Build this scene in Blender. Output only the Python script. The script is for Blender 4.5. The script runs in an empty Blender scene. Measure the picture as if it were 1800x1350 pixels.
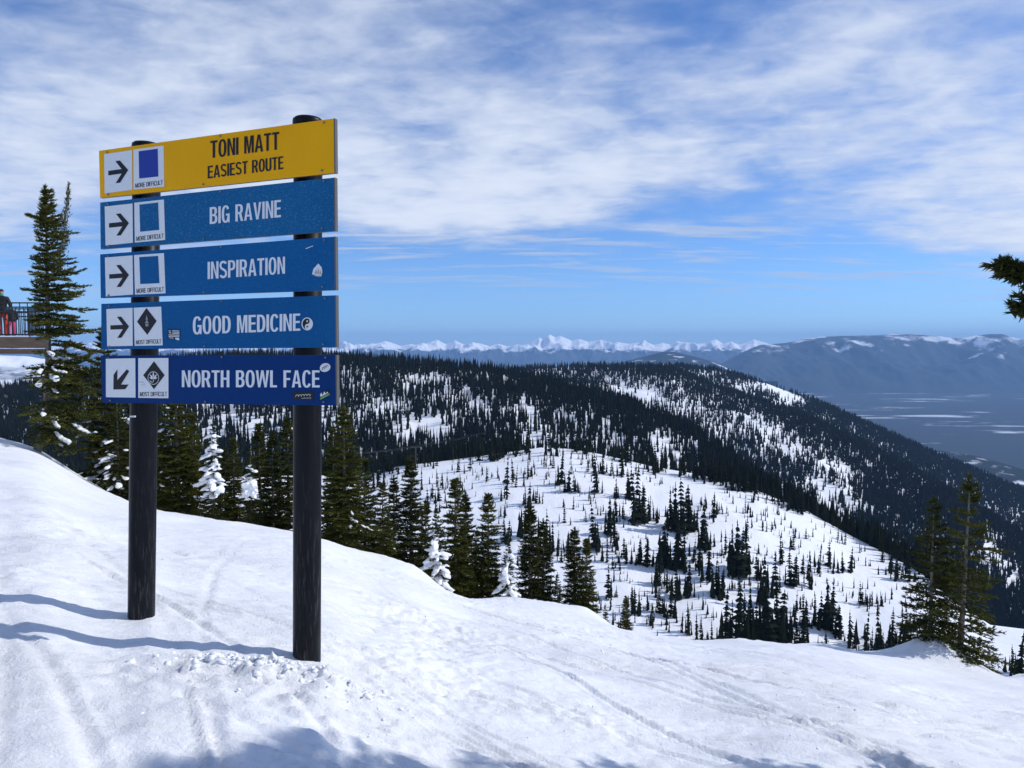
import bpy, math, random
import numpy as np
from mathutils import Vector, Matrix
from mathutils.geometry import tessellate_polygon

sc = bpy.context.scene
COL = sc.collection
# ------------------------------------------------------------------ camera
F = 1300.0                       # focal length in photo pixels (1800 wide)
EYE = 1.62
PITCH = math.radians(2.77)
cam_d = bpy.data.cameras.new('camera')
cam_d.sensor_width = 36.0
cam_d.lens = 36.0 * F / 1800.0
cam_d.clip_start = 0.05
cam_d.clip_end = 200000.0
cam = bpy.data.objects.new('camera', cam_d)
cam.location = (0, 0, EYE)
cam.rotation_euler = (math.radians(90) - PITCH, 0, 0)
COL.objects.link(cam)
sc.camera = cam

# ------------------------------------------------------------------ sky, sun, exposure
SUN_EL = math.radians(39.0)
SUN_AZ = math.radians(6.0)       # towards +X, slightly beyond
sun_dir = Vector((math.cos(SUN_EL) * math.cos(SUN_AZ), math.cos(SUN_EL) * math.sin(SUN_AZ), math.sin(SUN_EL)))
world = bpy.data.worlds.new('World')
sc.world = world
world.use_nodes = True
nt = world.node_tree
N, L = nt.nodes, nt.links
N.clear()
def nd(t, **kw):
    n = N.new(t)
    for k, v in kw.items():
        setattr(n, k, v)
    return n
w_out = nd('ShaderNodeOutputWorld')
bg = nd('ShaderNodeBackground'); bg.inputs['Strength'].default_value = 0.12
sky = nd('ShaderNodeTexSky', sky_type='NISHITA')
sky.sun_disc = False
sky.sun_elevation = SUN_EL
sky.sun_rotation = math.radians(90) - SUN_AZ
sky.altitude = 2000.0
sky.air_density = 1.0
sky.dust_density = 0.3
sky.ozone_density = 2.5
tc = nd('ShaderNodeTexCoord')
sep = nd('ShaderNodeSeparateXYZ'); L.new(tc.outputs['Generated'], sep.inputs[0])
def mth(op, a, b=None, c=None, clamp=False):
    n = nd('ShaderNodeMath', operation=op); n.use_clamp = clamp
    for i, v in enumerate((a, b, c)):
        if v is None: continue
        if isinstance(v, (int, float)): n.inputs[i].default_value = v
        else: L.new(v, n.inputs[i])
    return n.outputs[0]
zc = mth('ADD', mth('MAXIMUM', sep.outputs['Z'], 0.0), 0.10)
px_ = mth('DIVIDE', sep.outputs['X'], zc)
py_ = mth('DIVIDE', sep.outputs['Y'], zc)
comb = nd('ShaderNodeCombineXYZ'); L.new(px_, comb.inputs[0]); L.new(py_, comb.inputs[1])
def noise(vec, scale, detail, rough, sx=1, sy=1, rot=0, off=(0, 0, 0), dist=0.0):
    m = nd('ShaderNodeMapping'); m.inputs['Scale'].default_value = (sx, sy, 1); m.inputs['Rotation'].default_value = (0, 0, rot); m.inputs['Location'].default_value = off
    L.new(vec, m.inputs[0])
    n = nd('ShaderNodeTexNoise'); n.inputs['Scale'].default_value = scale; n.inputs['Detail'].default_value = detail; n.inputs['Roughness'].default_value = rough; n.inputs['Distortion'].default_value = dist
    L.new(m.outputs[0], n.inputs['Vector'])
    return n.outputs['Fac']
n_big = noise(comb.outputs[0], 0.75, 2, 0.5, 1, .8, 0.5, (3.6, 1.7, 0))
n_mid = noise(comb.outputs[0], 2.7, 9, 0.56, .95, 1.0, 0.5, (0.3, 7.0, 0), 0.25)
n_str = noise(comb.outputs[0], 2.0, 8, 0.62, .55, 2.2, 0.10, (5.0, 2.0, 0), 0.3)
n_edge = noise(comb.outputs[0], 0.8, 3, 0.55, .8, 1.0, 0.3, (1.0, 4.0, 0), 0.3)
n_fine = noise(comb.outputs[0], 7.5, 6, 0.56, .9, 1.3, 0.7, (0, 0, 0), 0.5)
s1 = mth('MULTIPLY', n_big, 0.85)
s2 = mth('MULTIPLY_ADD', n_mid, 0.75, s1)
s3 = mth('MULTIPLY_ADD', n_fine, 0.34, s2)
# the sheet thins out towards the far distance (its edge lies a few kilometres off, all around)
d2 = mth('ADD', mth('MULTIPLY', px_, mth('MULTIPLY', px_, 0.12)), mth('MULTIPLY', py_, py_))
dist = mth('SQRT', d2)
dist_e = mth('MULTIPLY_ADD', mth('SUBTRACT', n_edge, 0.5), 4.0, dist)
edge = nd('ShaderNodeMapRange'); edge.inputs['From Min'].default_value = 3.0; edge.inputs['From Max'].default_value = 4.9
edge.inputs['To Min'].default_value = 0.0; edge.inputs['To Max'].default_value = 0.62; edge.interpolation_type = 'SMOOTHSTEP'
L.new(dist_e, edge.inputs['Value'])
near = nd('ShaderNodeMapRange'); near.inputs['From Min'].default_value = 1.0; near.inputs['From Max'].default_value = 3.0
near.inputs['To Min'].default_value = -0.15; near.inputs['To Max'].default_value = 0.16
L.new(dist, near.inputs['Value'])
s4 = mth('SUBTRACT', mth('ADD', s3, near.outputs[0]), edge.outputs[0])
cov = nd('ShaderNodeMapRange'); cov.inputs['From Min'].default_value = 0.62; cov.inputs['From Max'].default_value = 1.20
cov.interpolation_type = 'SMOOTHSTEP'; L.new(s4, cov.inputs['Value'])
# thin far streaks
st = nd('ShaderNodeMapRange'); st.inputs['From Min'].default_value = 0.50; st.inputs['From Max'].default_value = 0.62
st.inputs['To Max'].default_value = 0.85; L.new(n_str, st.inputs['Value'])
fadefar = nd('ShaderNodeMapRange'); fadefar.inputs['From Min'].default_value = 4.4; fadefar.inputs['From Max'].default_value = 6.3
fadefar.inputs['To Min'].default_value = 1.0; fadefar.inputs['To Max'].default_value = 0.0; L.new(dist, fadefar.inputs['Value'])
onfar = nd('ShaderNodeMapRange'); onfar.inputs['From Min'].default_value = 3.1; onfar.inputs['From Max'].default_value = 3.9; L.new(dist, onfar.inputs['Value'])
stf = mth('MULTIPLY', mth('MULTIPLY', st.outputs[0], fadefar.outputs[0]), onfar.outputs[0])
cover = mth('MAXIMUM', mth('MULTIPLY', cov.outputs[0], 0.92), stf, clamp=True)
ccol = nd('ShaderNodeMix', data_type='RGBA')
ccol.inputs['A'].default_value = (3.9, 4.6, 6.0, 1); ccol.inputs['B'].default_value = (6.4, 6.8, 7.6, 1)
thick = nd('ShaderNodeMapRange'); thick.inputs['From Min'].default_value = 0.75; thick.inputs['From Max'].default_value = 1.3
L.new(s4, thick.inputs['Value']); L.new(thick.outputs[0], ccol.inputs['Factor'])
skm = nd('ShaderNodeMix', data_type='RGBA', blend_type='MULTIPLY'); skm.inputs['Factor'].default_value = 1.0
L.new(sky.outputs[0], skm.inputs['A']); skm.inputs['B'].default_value = (0.60, 0.83, 1.16, 1)
mixc = nd('ShaderNodeMix', data_type='RGBA')
L.new(cover, mixc.inputs['Factor']); L.new(skm.outputs['Result'], mixc.inputs['A']); L.new(ccol.outputs['Result'], mixc.inputs['B'])
L.new(mixc.outputs['Result'], bg.inputs['Color'])
L.new(bg.outputs[0], w_out.inputs['Surface'])

sun_d = bpy.data.lights.new('sun', 'SUN')
sun_d.energy = 3.1
sun_d.angle = math.radians(0.53)
sun_d.color = (1.0, 0.97, 0.925)
sun = bpy.data.objects.new('sun', sun_d)
sun.rotation_euler = sun_dir.to_track_quat('Z', 'Y').to_euler()
sun.location = (20, 5, 30)
COL.objects.link(sun)
sc.view_settings.view_transform = 'Standard'
sc.view_settings.look = 'None'
sc.view_settings.gamma = 1.0
sc.view_settings.use_curve_mapping = False
sc.view_settings.exposure = 0.15
sc.render.engine = 'CYCLES'
sc.cycles.use_denoising = True
sc.cycles.max_bounces = 6
sc.cycles.diffuse_bounces = 4
sc.cycles.glossy_bounces = 2
sc.cycles.transparent_max_bounces = 8
sc.cycles.volume_bounces = 1
sc.cycles.caustics_reflective = False
sc.cycles.caustics_refractive = False

# ------------------------------------------------------------------ helpers
ct, sn = math.cos(PITCH), math.sin(PITCH)
def pix(px, py):
    """photo pixel -> (u, D): sideways and downward slope of its sight line"""
    a = (px - 900.0) / F; b = (py - 675.0) / F
    f = ct - b * sn
    return a / f, (b * ct + sn) / f
def at(px, py, Y):
    u, D = pix(px, py)
    return Vector((u * Y, Y, EYE - D * Y))
def topix(X, Y, Z):
    X = np.asarray(X, float); Y = np.asarray(Y, float); d = EYE - np.asarray(Z, float)
    fwd = Y * ct + d * sn; dn = d * ct - Y * sn
    return 900 + F * X / fwd, 675 + F * dn / fwd

rng = np.random.default_rng(7)
random.seed(7)
_perm = {}
def _tab(seed):
    if seed not in _perm:
        r = np.random.default_rng(seed + 1000)
        p = r.permutation(512); a = r.random(512) * 2 * np.pi
        _perm[seed] = (p, np.cos(a), np.sin(a))
    return _perm[seed]
def pn(x, y, seed=0):
    p, gx, gy = _tab(seed)
    x = np.asarray(x, float); y = np.asarray(y, float)
    xi = np.floor(x).astype(int); yi = np.floor(y).astype(int)
    xf = x - xi; yf = y - yi
    u = xf * xf * xf * (xf * (xf * 6 - 15) + 10); v = yf * yf * yf * (yf * (yf * 6 - 15) + 10)
    def g(ix, iy, dx, dy):
        h = p[(p[ix & 511] + iy) & 511]
        return gx[h] * dx + gy[h] * dy
    a = g(xi, yi, xf, yf); b = g(xi + 1, yi, xf - 1, yf)
    c = g(xi, yi + 1, xf, yf - 1); d = g(xi + 1, yi + 1, xf - 1, yf - 1)
    return (a + u * (b - a)) * (1 - v) + (c + u * (d - c)) * v
def fbm(x, y, o=4, seed=0, lac=2.03, gain=.5):
    s = 0; am = 1
    for k in range(o):
        s = s + am * pn(x, y, seed + k); x = x * lac; y = y * lac; am *= gain
    return s
def ridged(x, y, o=4, seed=0):
    s = 0; am = 1
    for k in range(o):
        s = s + am * (.42 - 2 * np.abs(pn(x, y, seed + k))); x = x * 2.07; y = y * 2.07; am *= .5
    return s

def mesh_np(name, V, Fq, mats=None, mi=None, smooth=True):
    """V (n,3), Fq (m,k) arrays -> mesh"""
    V = np.asarray(V, np.float32); Fq = np.asarray(Fq, np.int32)
    me = bpy.data.meshes.new(name)
    k = Fq.shape[1]
    me.vertices.add(len(V)); me.vertices.foreach_set('co', V.ravel())
    me.loops.add(Fq.size); me.loops.foreach_set('vertex_index', Fq.ravel())
    me.polygons.add(len(Fq))
    me.polygons.foreach_set('loop_start', np.arange(0, Fq.size, k, dtype=np.int32))
    if mi is not None: me.polygons.foreach_set('material_index', np.asarray(mi, np.int32))
    me.polygons.foreach_set('use_smooth', np.full(len(Fq), smooth))
    me.update(calc_edges=True)
    for m in (mats or []): me.materials.append(m)
    return me
def link(name, me, loc=(0, 0, 0), parent=None):
    o = bpy.data.objects.new(name, me)
    o.location = loc
    COL.objects.link(o)
    if parent is not None: o.parent = parent
    return o
def tag(o, label=None, cat=None, group=None, kind=None):
    if label: o['label'] = label
    if cat: o['category'] = cat
    if group: o['group'] = group
    if kind: o['kind'] = kind
    return o
def empty(name, loc):
    o = bpy.data.objects.new(name, None); o.location = loc; o.empty_display_size = .2
    COL.objects.link(o); return o
def part(name, verts, faces, mat, parent, smooth=False, base=None):
    """verts in world space; parent chain has pure translations"""
    off = Vector((0, 0, 0)); p = parent
    while p is not None:
        off += Vector(p.location); p = p.parent
    me = bpy.data.meshes.new(name)
    me.from_pydata([tuple(Vector(v) - off) for v in verts], [], [tuple(f) for f in faces])
    me.materials.append(mat)
    if smooth:
        for q in me.polygons: q.use_smooth = True
    me.update()
    return link(name, me, (0, 0, 0), parent)
def box_vf(c, ax, ay, az):
    """box from centre and half-axis vectors"""
    c, ax, ay, az = Vector(c), Vector(ax), Vector(ay), Vector(az)
    v = [c + i * ax + j * ay + k * az for i in (-1, 1) for j in (-1, 1) for k in (-1, 1)]
    f = [(0, 1, 3, 2), (4, 6, 7, 5), (0, 4, 5, 1), (2, 3, 7, 6), (0, 2, 6, 4), (1, 5, 7, 3)]
    return v, f
def tube_vf(pts, rad, n=10, cap=True):
    pts = [Vector(p) for p in pts]
    V, Fc = [], []
    for i, p in enumerate(pts):
        t = (pts[min(i + 1, len(pts) - 1)] - pts[max(i - 1, 0)]).normalized()
        a = t.cross(Vector((0, 1, 0.013))).normalized() if abs(t.y) < .9 else t.cross(Vector((1, 0, 0))).normalized()
        b = t.cross(a)
        r = rad[i] if hasattr(rad, '__len__') else rad
        for k in range(n):
            th = 2 * math.pi * k / n
            V.append(p + a * (r * math.cos(th)) + b * (r * math.sin(th)))
    for i in range(len(pts) - 1):
        for k in range(n):
            Fc.append((i * n + k, i * n + (k + 1) % n, (i + 1) * n + (k + 1) % n, (i + 1) * n + k))
    if cap:
        Fc.append(tuple(range(n))[::-1]); Fc.append(tuple((len(pts) - 1) * n + k for k in range(n)))
    return V, Fc

# ------------------------------------------------------------------ materials
def mat(name, col, rough=.6, spec=.4, metal=0.0):
    m = bpy.data.materials.new(name); m.use_nodes = True
    b = m.node_tree.nodes['Principled BSDF']
    b.inputs['Base Color'].default_value = (*col, 1); b.inputs['Roughness'].default_value = rough
    b.inputs['Specular IOR Level'].default_value = spec; b.inputs['Metallic'].default_value = metal
    return m
class NT:
    def __init__(s, m): s.t = m.node_tree; s.b = s.t.nodes['Principled BSDF']
    def n(s, t, **kw):
        x = s.t.nodes.new(t)
        for k, v in kw.items(): setattr(x, k, v)
        return x
    def l(s, a, b): s.t.links.new(a, b)
    def noise(s, scale, detail=5, rough=.55, sc3=(1, 1, 1), coord='Object'):
        tc = s.n('ShaderNodeTexCoord'); mp = s.n('ShaderNodeMapping'); mp.inputs['Scale'].default_value = sc3
        s.l(tc.outputs[coord], mp.inputs[0]); x = s.n('ShaderNodeTexNoise')
        x.inputs['Scale'].default_value = scale; x.inputs['Detail'].default_value = detail; x.inputs['Roughness'].default_value = rough
        s.l(mp.outputs[0], x.inputs['Vector']); return x.outputs['Fac']
    def ramp(s, fac, stops):
        r = s.n('ShaderNodeValToRGB'); e = r.color_ramp.elements
        while len(e) < len(stops): e.new(.5)
        for i, (p, c) in enumerate(stops):
            e[i].position = p; e[i].color = (*c, 1) if len(c) == 3 else c
        s.l(fac, r.inputs[0]); return r.outputs[0]
    def mix(s, fac, a, b, bt='MIX'):
        x = s.n('ShaderNodeMix', data_type='RGBA', blend_type=bt)
        for k, v in (('Factor', fac), ('A', a), ('B', b)):
            if isinstance(v, (int, float)): x.inputs[k].default_value = v
            elif isinstance(v, tuple): x.inputs[k].default_value = (*v, 1)
            else: s.l(v, x.inputs[k])
        return x.outputs['Result']
    def bump(s, h, strength, dist):
        x = s.n('ShaderNodeBump'); x.inputs['Strength'].default_value = strength; x.inputs['Distance'].default_value = dist
        s.l(h, x.inputs['Height']); s.l(x.outputs[0], s.b.inputs['Normal']); return x
    def col(s, c): s.l(c, s.b.inputs['Base Color'])

def snow_mat(name, fine=True):
    m = mat(name, (.86, .875, .90), .55, .25)
    t = NT(m)
    c = t.ramp(t.noise(1.3, 4), [(.3, (.85, .858, .872)), (.7, (.895, .90, .905))]); t.col(c)
    if fine:
        a = t.noise(46, 8, .72); b = t.noise(8, 5, .62, (1, 1.7, 1)); st_ = t.noise(3.2, 5, .6, (.35, 2.6, 1))
        pm = t.ramp(t.noise(.55, 4, .6, (1, 1.8, 1)), [(.36, (.3,) * 3), (.60, (1, 1, 1))])
        k1 = t.n('ShaderNodeMath', operation='MULTIPLY'); t.l(a, k1.inputs[0]); t.l(pm, k1.inputs[1])
        mx = t.n('ShaderNodeMath', operation='MULTIPLY_ADD'); t.l(b, mx.inputs[0]); mx.inputs[1].default_value = 1.1; t.l(k1.outputs[0], mx.inputs[2])
        m2 = t.n('ShaderNodeMath', operation='MULTIPLY_ADD'); t.l(st_, m2.inputs[0]); m2.inputs[1].default_value = .9; t.l(mx.outputs[0], m2.inputs[2])
        t.bump(m2.outputs[0], .7, .028)
    return m
M = {}
M['snow'] = snow_mat('snow_near')
M['snow_far'] = mat('snow_hill', (.86, .875, .90), .7, .1)
t = NT(M['snow_far']); t.bump(t.noise(.35, 6, .6, (1, .5, 1)), .5, .8)
M['clump'] = mat('snow_clump', (.87, .885, .91), .6, .2)
t = NT(M['clump']); t.bump(t.noise(22, 4), .4, .02)

def terrain_mat(name, forest, snow, scale, lo, hi, zlo=None, zhi=None, stretch=(1, 1, 1), amount=1.0):
    """far ground: forest and snowfields, split by noise and by height"""
    m = mat(name, forest, .9, .05); t = NT(m)
    f = t.noise(scale, 8, .62, stretch)
    if zlo is not None:
        g = t.n('ShaderNodeNewGeometry'); s = t.n('ShaderNodeSeparateXYZ'); t.l(g.outputs['Position'], s.inputs[0])
        r = t.n('ShaderNodeMapRange'); r.inputs['From Min'].default_value = zlo; r.inputs['From Max'].default_value = zhi
        r.inputs['To Min'].default_value = -.35 * amount; r.inputs['To Max'].default_value = .3 * amount; r.clamp = True
        t.l(s.outputs['Z'], r.inputs['Value'])
        ad = t.n('ShaderNodeMath', operation='ADD'); t.l(f, ad.inputs[0]); t.l(r.outputs[0], ad.inputs[1]); f = ad.outputs[0]
    t.col(t.ramp(f, [(lo, forest), (hi, snow)]))
    return m
M['ridge'] = M['snow_far']
M['valley'] = terrain_mat('valley_forest', (.045, .058, .07), (.62, .66, .70), .0011, .59, .66, stretch=(.45, 1.6, 1))
M['massif'] = terrain_mat('massif_rock', (.040, .052, .062), (.85, .87, .9), .0012, .56, .66, -650, 550, (1, 1, 1.6), .5)
M['range'] = terrain_mat('range_rock', (.06, .08, .11), (.92, .93, .95), .0014, .42, .52, -420, 260, (1, 1, 1.5), 1.3)
M['lowhill'] = terrain_mat('low_hill_rock', (.02, .03, .035), (.85, .87, .9), .006, .55, .68, None, None, (1, 1, .4))
M['leftmt'] = terrain_mat('left_mountain_snow', (.03, .045, .055), (.86, .88, .92), .0016, .38, .52, -700, 100, (1, 1, 1.2), .9)

def foliage(name, a, b):
    m = mat(name, a, .8, .04); t = NT(m)
    oi = t.n('ShaderNodeObjectInfo')
    c = t.ramp(t.noise(2.2, 4), [(.32, a), (.7, b)])
    t.col(c)
    return m
M['needle'] = foliage('fir_needles', (.042, .054, .014), (.11, .11, .027))
M['needle2'] = foliage('fir_needles_deep', (.028, .038, .014), (.07, .075, .024))
M['fir_mid'] = foliage('fir_mid', (.008, .012, .008), (.016, .021, .011))  # darkened greens: self-shadowing inside the crowns is put into the colour
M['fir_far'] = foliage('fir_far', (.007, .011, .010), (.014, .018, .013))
M['bark'] = mat('fir_bark', (.16, .14, .12), .9, .1)
t = NT(M['bark']); t.col(t.ramp(t.noise(14, 5, .6, (1, 1, .25)), [(.3, (.09, .075, .06)), (.7, (.26, .24, .21))])); t.bump(t.noise(30, 5, .6, (1, 1, .3)), .6, .01)

# ------------------------------------------------------------------ near snow slope
SIL = [(-900, 640), (-400, 690), (-150, 738), (0, 775), (60, 790), (140, 850), (220, 885), (280, 903), (400, 915), (515, 938), (570, 952), (640, 992), (700, 1008), (800, 1052), (900, 1066), (1000, 1086), (1100, 1110), (1200, 1124), (1300, 1130), (1420, 1139), (1540, 1156), (1620, 1172), (1700, 1190), (1800, 1202), (1950, 1225), (2300, 1270)]
_su = np.array([pix(a, b)[0] for a, b in SIL]); _sd = np.array([pix(a, b)[1] for a, b in SIL])
_uu = np.linspace(-1.5, 1.5, 601)
_dd = np.interp(_uu, _su, _sd)
_k = np.exp(-.5 * (np.arange(-12, 13) / 4.5) ** 2); _k /= _k.sum()
_dd = np.convolve(np.pad(_dd, 12, mode='edge'), _k, mode='valid')
def y0_of(u): return np.interp(u, [-.8, -.69, -.6, -.5, -.28, .38, .7], [29., 25., 19., 15.0, 14.2, 12.8, 12.6])
def ground0(X, Y):
    X = np.asarray(X, float); Y = np.asarray(Y, float)
    Yc = np.where(Y > 3, Y, 3 * np.exp((np.minimum(Y, 3) - 3) / 3))
    u = np.clip(X / Yc, -1.4, 1.4)
    D = np.interp(u, _uu, _dd); y0 = y0_of(u)
    q = EYE / y0 ** 2; p = D - 2 * EYE / y0
    # slope is capped so the far side runs down evenly
    Ys = np.maximum(Y, -6)
    yl = (0.62 - p) / (2 * q); Yq = np.minimum(Ys, yl)
    z = -(p * np.maximum(Yq, 0) + q * Yq * Yq) - np.maximum(Ys - yl, 0) * .62
    return z
def gauss(X, Y, x0, y0, sx, sy, a): return a * np.exp(-.5 * (((X - x0) / sx) ** 2 + ((Y - y0) / sy) ** 2))
_tr = []
rt = np.random.default_rng(21)
for k in range(52):          # ski tracks: long gently bent grooves running down to the right
    x0, y0 = rt.uniform(-6, 5), rt.uniform(2.4, 9); a = rt.choice([rt.uniform(-.75, -.25), rt.uniform(-.25, .12), rt.uniform(-1.2, -.8)])
    Lr = rt.uniform(2.0, 8); _tr.append((x0, y0, math.cos(a), math.sin(a), Lr, rt.uniform(-.045, .045), rt.uniform(.012, .028), rt.uniform(.012, .028)))
    if k % 2: _tr.append((x0 + .18 * math.sin(a), y0 + .18 * math.cos(a), math.cos(a), math.sin(a), Lr * .9, _tr[-1][5], _tr[-1][6], _tr[-1][7] * .8))
_fp = [(rt.uniform(2.0, 4.4), rt.uniform(3.4, 5.2), rt.uniform(.05, .09), rt.uniform(.04, .07), rt.uniform(.02, .05)) for k in range(30)]
MOUNDS = []
def relief(X, Y):
    z = np.zeros_like(X)
    near = np.exp(-np.maximum(np.hypot(X, Y - 4) - 6, 0) / 9)
    z += .16 * fbm(X * .22, Y * .3, 3, 3) * np.clip(np.hypot(X, Y) / 6, .3, 1)
    z += .036 * fbm(X * 1.1, Y * 1.5, 3, 11) * (1 - gauss(X, Y, -2.4, 4.5, 1.4, .6, .9))
    patch = np.clip(.5 + 1.6 * fbm(X * .35 + 4, Y * .55, 3, 17), 0, 1)        # rough churned areas against scraped smooth ones
    z += (.006 + .034 * patch ** 2) * near * fbm(X * 5.5, Y * 7.5, 5, 23, gain=.66)
    lump = np.maximum(fbm(X * 9, Y * 11, 2, 31) - .22, 0)
    z += .045 * lump * patch * near
    z += .018 * np.abs(fbm(X * 2.6 + 3, Y * 4.2, 3, 37)) * near
    for (x0, y0, c, s, Lr, bend, w, d) in _tr:
        dx, dy = X - x0, Y - y0
        al = dx * c + dy * s; ac = -dx * s + dy * c - bend * al * al
        m = np.clip(1 - (np.abs(al) / Lr) ** 4, 0, 1)
        z += m * (-d * np.exp(-.5 * (ac / w) ** 2) + .45 * d * np.exp(-.5 * ((np.abs(ac) - 2.3 * w) / (.8 * w)) ** 2))
    for (x0, y0, sx, sy, d) in _fp:
        z -= gauss(X, Y, x0, y0, sx, sy, d); z += gauss(X, Y, x0 - .1, y0 - .04, sx, sy, d * .5)
    return z
# churned pile against the right post, berm between the posts
def pile(X, Y):
    m = gauss(X, Y, -1.38, 3.98, .34, .12, .75) + gauss(X, Y, -.95, 4.05, .28, .10, .55) + gauss(X, Y, -1.0, 3.75, .5, .16, .4)
    wx = X + .05 * pn(X * 6, Y * 6, 45); wy = Y + .05 * pn(X * 6 + 9, Y * 6, 46)
    z = m * (.045 + .095 * np.maximum(fbm(wx * 5.5, wy * 7, 5, 41, gain=.62), -.2) + .030 * np.abs(fbm(wx * 14, wy * 16, 3, 43, gain=.6)))
    return z
def ground(X, Y):
    X = np.asarray(X, float); Y = np.asarray(Y, float)
    z = ground0(X, Y) + relief(X, Y) * (1 - gauss(X, Y, -2.9, 4.5, 1.5, .5, .75)) + pile(X, Y)
    for (x0, y0, sx, sy, a) in MOUNDS: z = z + gauss(X, Y, x0, y0, sx, sy, a)
    return z
def gz(x, y): return float(ground(np.array([x]), np.array([y]))[0])
pL = at(60, 770, 18.0); MOUNDS.append((pL.x - .6, 18.0, 2.2, 2.2, .22))
pR = at(1640, 1150, 13.4); MOUNDS.append((pR.x, 13.6, .42, .6, .50)); MOUNDS.append((pR.x + .55, 13.3, .35, .5, .18))
for (px, w, a) in [(660, .5, .25), (735, .35, .22), (900, .5, .16), (985, .5, .2), (1040, .3, .18), (1330, .5, .08), (1450, .4, .10)]:
    q_ = at(px, 1000, 14.0); MOUNDS.append((q_.x, 14.2, w, .7, a))

nx, ny = 760, 620
sx_ = np.linspace(-1, 1, nx); X1 = np.sinh(sx_ * 5.6) / math.sinh(5.6) * 190 - .2
ys_ = np.linspace(-.42, 1, ny); Y1 = np.sinh(ys_ * 5.6) / math.sinh(5.6) * 190 + 4.2
GX, GY = np.meshgrid(X1, Y1)
GZ = ground(GX, GY)
def grid_faces(nc, nr):
    i = np.arange(nr - 1)[:, None] * nc + np.arange(nc - 1)[None, :]
    return np.stack([i, i + 1, i + nc + 1, i + nc], -1).reshape(-1, 4)
me = mesh_np('snow_slope', np.stack([GX, GY, GZ], -1).reshape(-1, 3), grid_faces(nx, ny), [M['snow']])
tag(link('snow_slope', me), kind='structure')

# ------------------------------------------------------------------ hills
class Hill:
    """crest: (px, py, distance) as seen; foot: (px, py, distance)"""
    def __init__(s, crest, foot, power=1.5, amp=0.0, ns=.01, seed=0, jag=0.0, back=.5):
        s.cu = np.array([pix(a, b)[0] for a, b, r in crest]); s.cd = np.array([pix(a, b)[1] for a, b, r in crest]); s.cr = np.array([float(r) for a, b, r in crest])
        s.fu = np.array([pix(a, b)[0] for a, b, r in foot]); s.fd = np.array([pix(a, b)[1] for a, b, r in foot]); s.fr = np.array([float(r) for a, b, r in foot])
        s.pw, s.amp, s.ns, s.seed, s.jag, s.back = power, amp, ns, seed, jag, back
    def z(s, u, v):
        """v 0 foot .. 1 crest .. >1 behind; returns Y, Z"""
        R = np.interp(u, s.cu, s.cr); D = np.interp(u, s.cu, s.cd)
        Rf = np.interp(u, s.fu, s.fr); Df = np.interp(u, s.fu, s.fd)
        zc = -D * R; zf = -Df * Rf
        Y = Rf + (R - Rf) * v
        vv = np.minimum(v, 1)
        Z = zf + (zc - zf) * (1 - (1 - vv) ** s.pw) - s.back * (R - Rf) * np.maximum(v - 1, 0) ** 1.3
        X = u * Y
        if s.amp:
            w = np.clip((1 - v) * 4, s.jag, 1) * np.clip(v * 6, 0, 1)
            Z = Z + s.amp * w * ridged(X * s.ns, Y * s.ns * .6, 4, s.seed) * .5
        return X, Y, Z + EYE
    def build(s, name, m, u0, u1, nu, nv, vmax=1.5):
        U, Vv = np.meshgrid(np.linspace(u0, u1, nu), np.linspace(0, vmax, nv))
        X, Y, Z = s.z(U, Vv)
        me = mesh_np(name, np.stack([X, Y, Z], -1).reshape(-1, 3), grid_faces(nu, nv), [m])
        o = link(name, me); tag(o, kind='structure'); return o
    def hit(s, px, py):
        u, D = pix(px, py)
        v = np.linspace(0, 1, 400); X, Y, Z = s.z(np.full(400, u), v)
        e = (EYE - Z) / Y - D
        i = np.where(e <= 0)[0]
        k = i[0] if len(i) else int(np.argmin(np.abs(e)))
        return X[k], Y[k], Z[k]

bowl = Hill([(-500, 850, 450), (560, 836, 450), (640, 832, 450), (700, 820, 450), (800, 808, 455), (880, 797, 460), (950, 787, 465), (1000, 789, 462), (1060, 799, 455), (1150, 821, 445), (1250, 838, 430), (1330, 862, 415), (1420, 900, 400), (1500, 945, 380), (1560, 975, 360), (1620, 1010, 335), (1680, 1062, 310), (1740, 1104, 290), (1800, 1112, 285), (2200, 1120, 280)],
            [(-500, 1180, 235), (900, 1190, 235), (1500, 1200, 235), (1800, 1235, 190), (2200, 1235, 190)], 1.45, 2.2, .02, 60, .12)
bowl.build('bowl_hill', M['snow_far'], -1.0, 1.0, 340, 120, 1.6)
ridgeA = Hill([(-700, 720, 1250), (0, 690, 1250), (100, 672, 1250), (250, 642, 1250), (400, 630, 1250), (590, 631, 1230), (740, 642, 1220), (860, 653, 1180), (950, 672, 1120), (1050, 696, 1040), (1150, 727, 950), (1220, 764, 870), (1280, 804, 800), (1330, 850, 740), (1500, 960, 700)],
              [(-700, 900, 600), (900, 880, 600), (1150, 900, 600), (1330, 960, 600), (1500, 1040, 600)], 1.35, 9, .012, 70, .1)
ridgeA.build('forest_ridge_near', M['snow_far'], -1.0, .5, 300, 90, 1.5)
ridgeB = Hill([(500, 690, 2300), (800, 662, 2300), (900, 652, 2300), (1000, 645, 2300), (1100, 645, 2300), (1180, 648, 2250), (1250, 678, 2150), (1340, 708, 2050), (1440, 744, 1950), (1560, 804, 1800), (1700, 884, 1600), (1800, 950, 1500), (2200, 1100, 1400)],
              [(500, 860, 1250), (1000, 850, 1250), (1300, 950, 1150), (1800, 1180, 900), (2200, 1250, 900)], 1.3, 26, .0045, 80, .1)
ridgeB.build('forest_ridge_middle', M['snow_far'], -.35, .95, 300, 90, 1.5)
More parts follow.
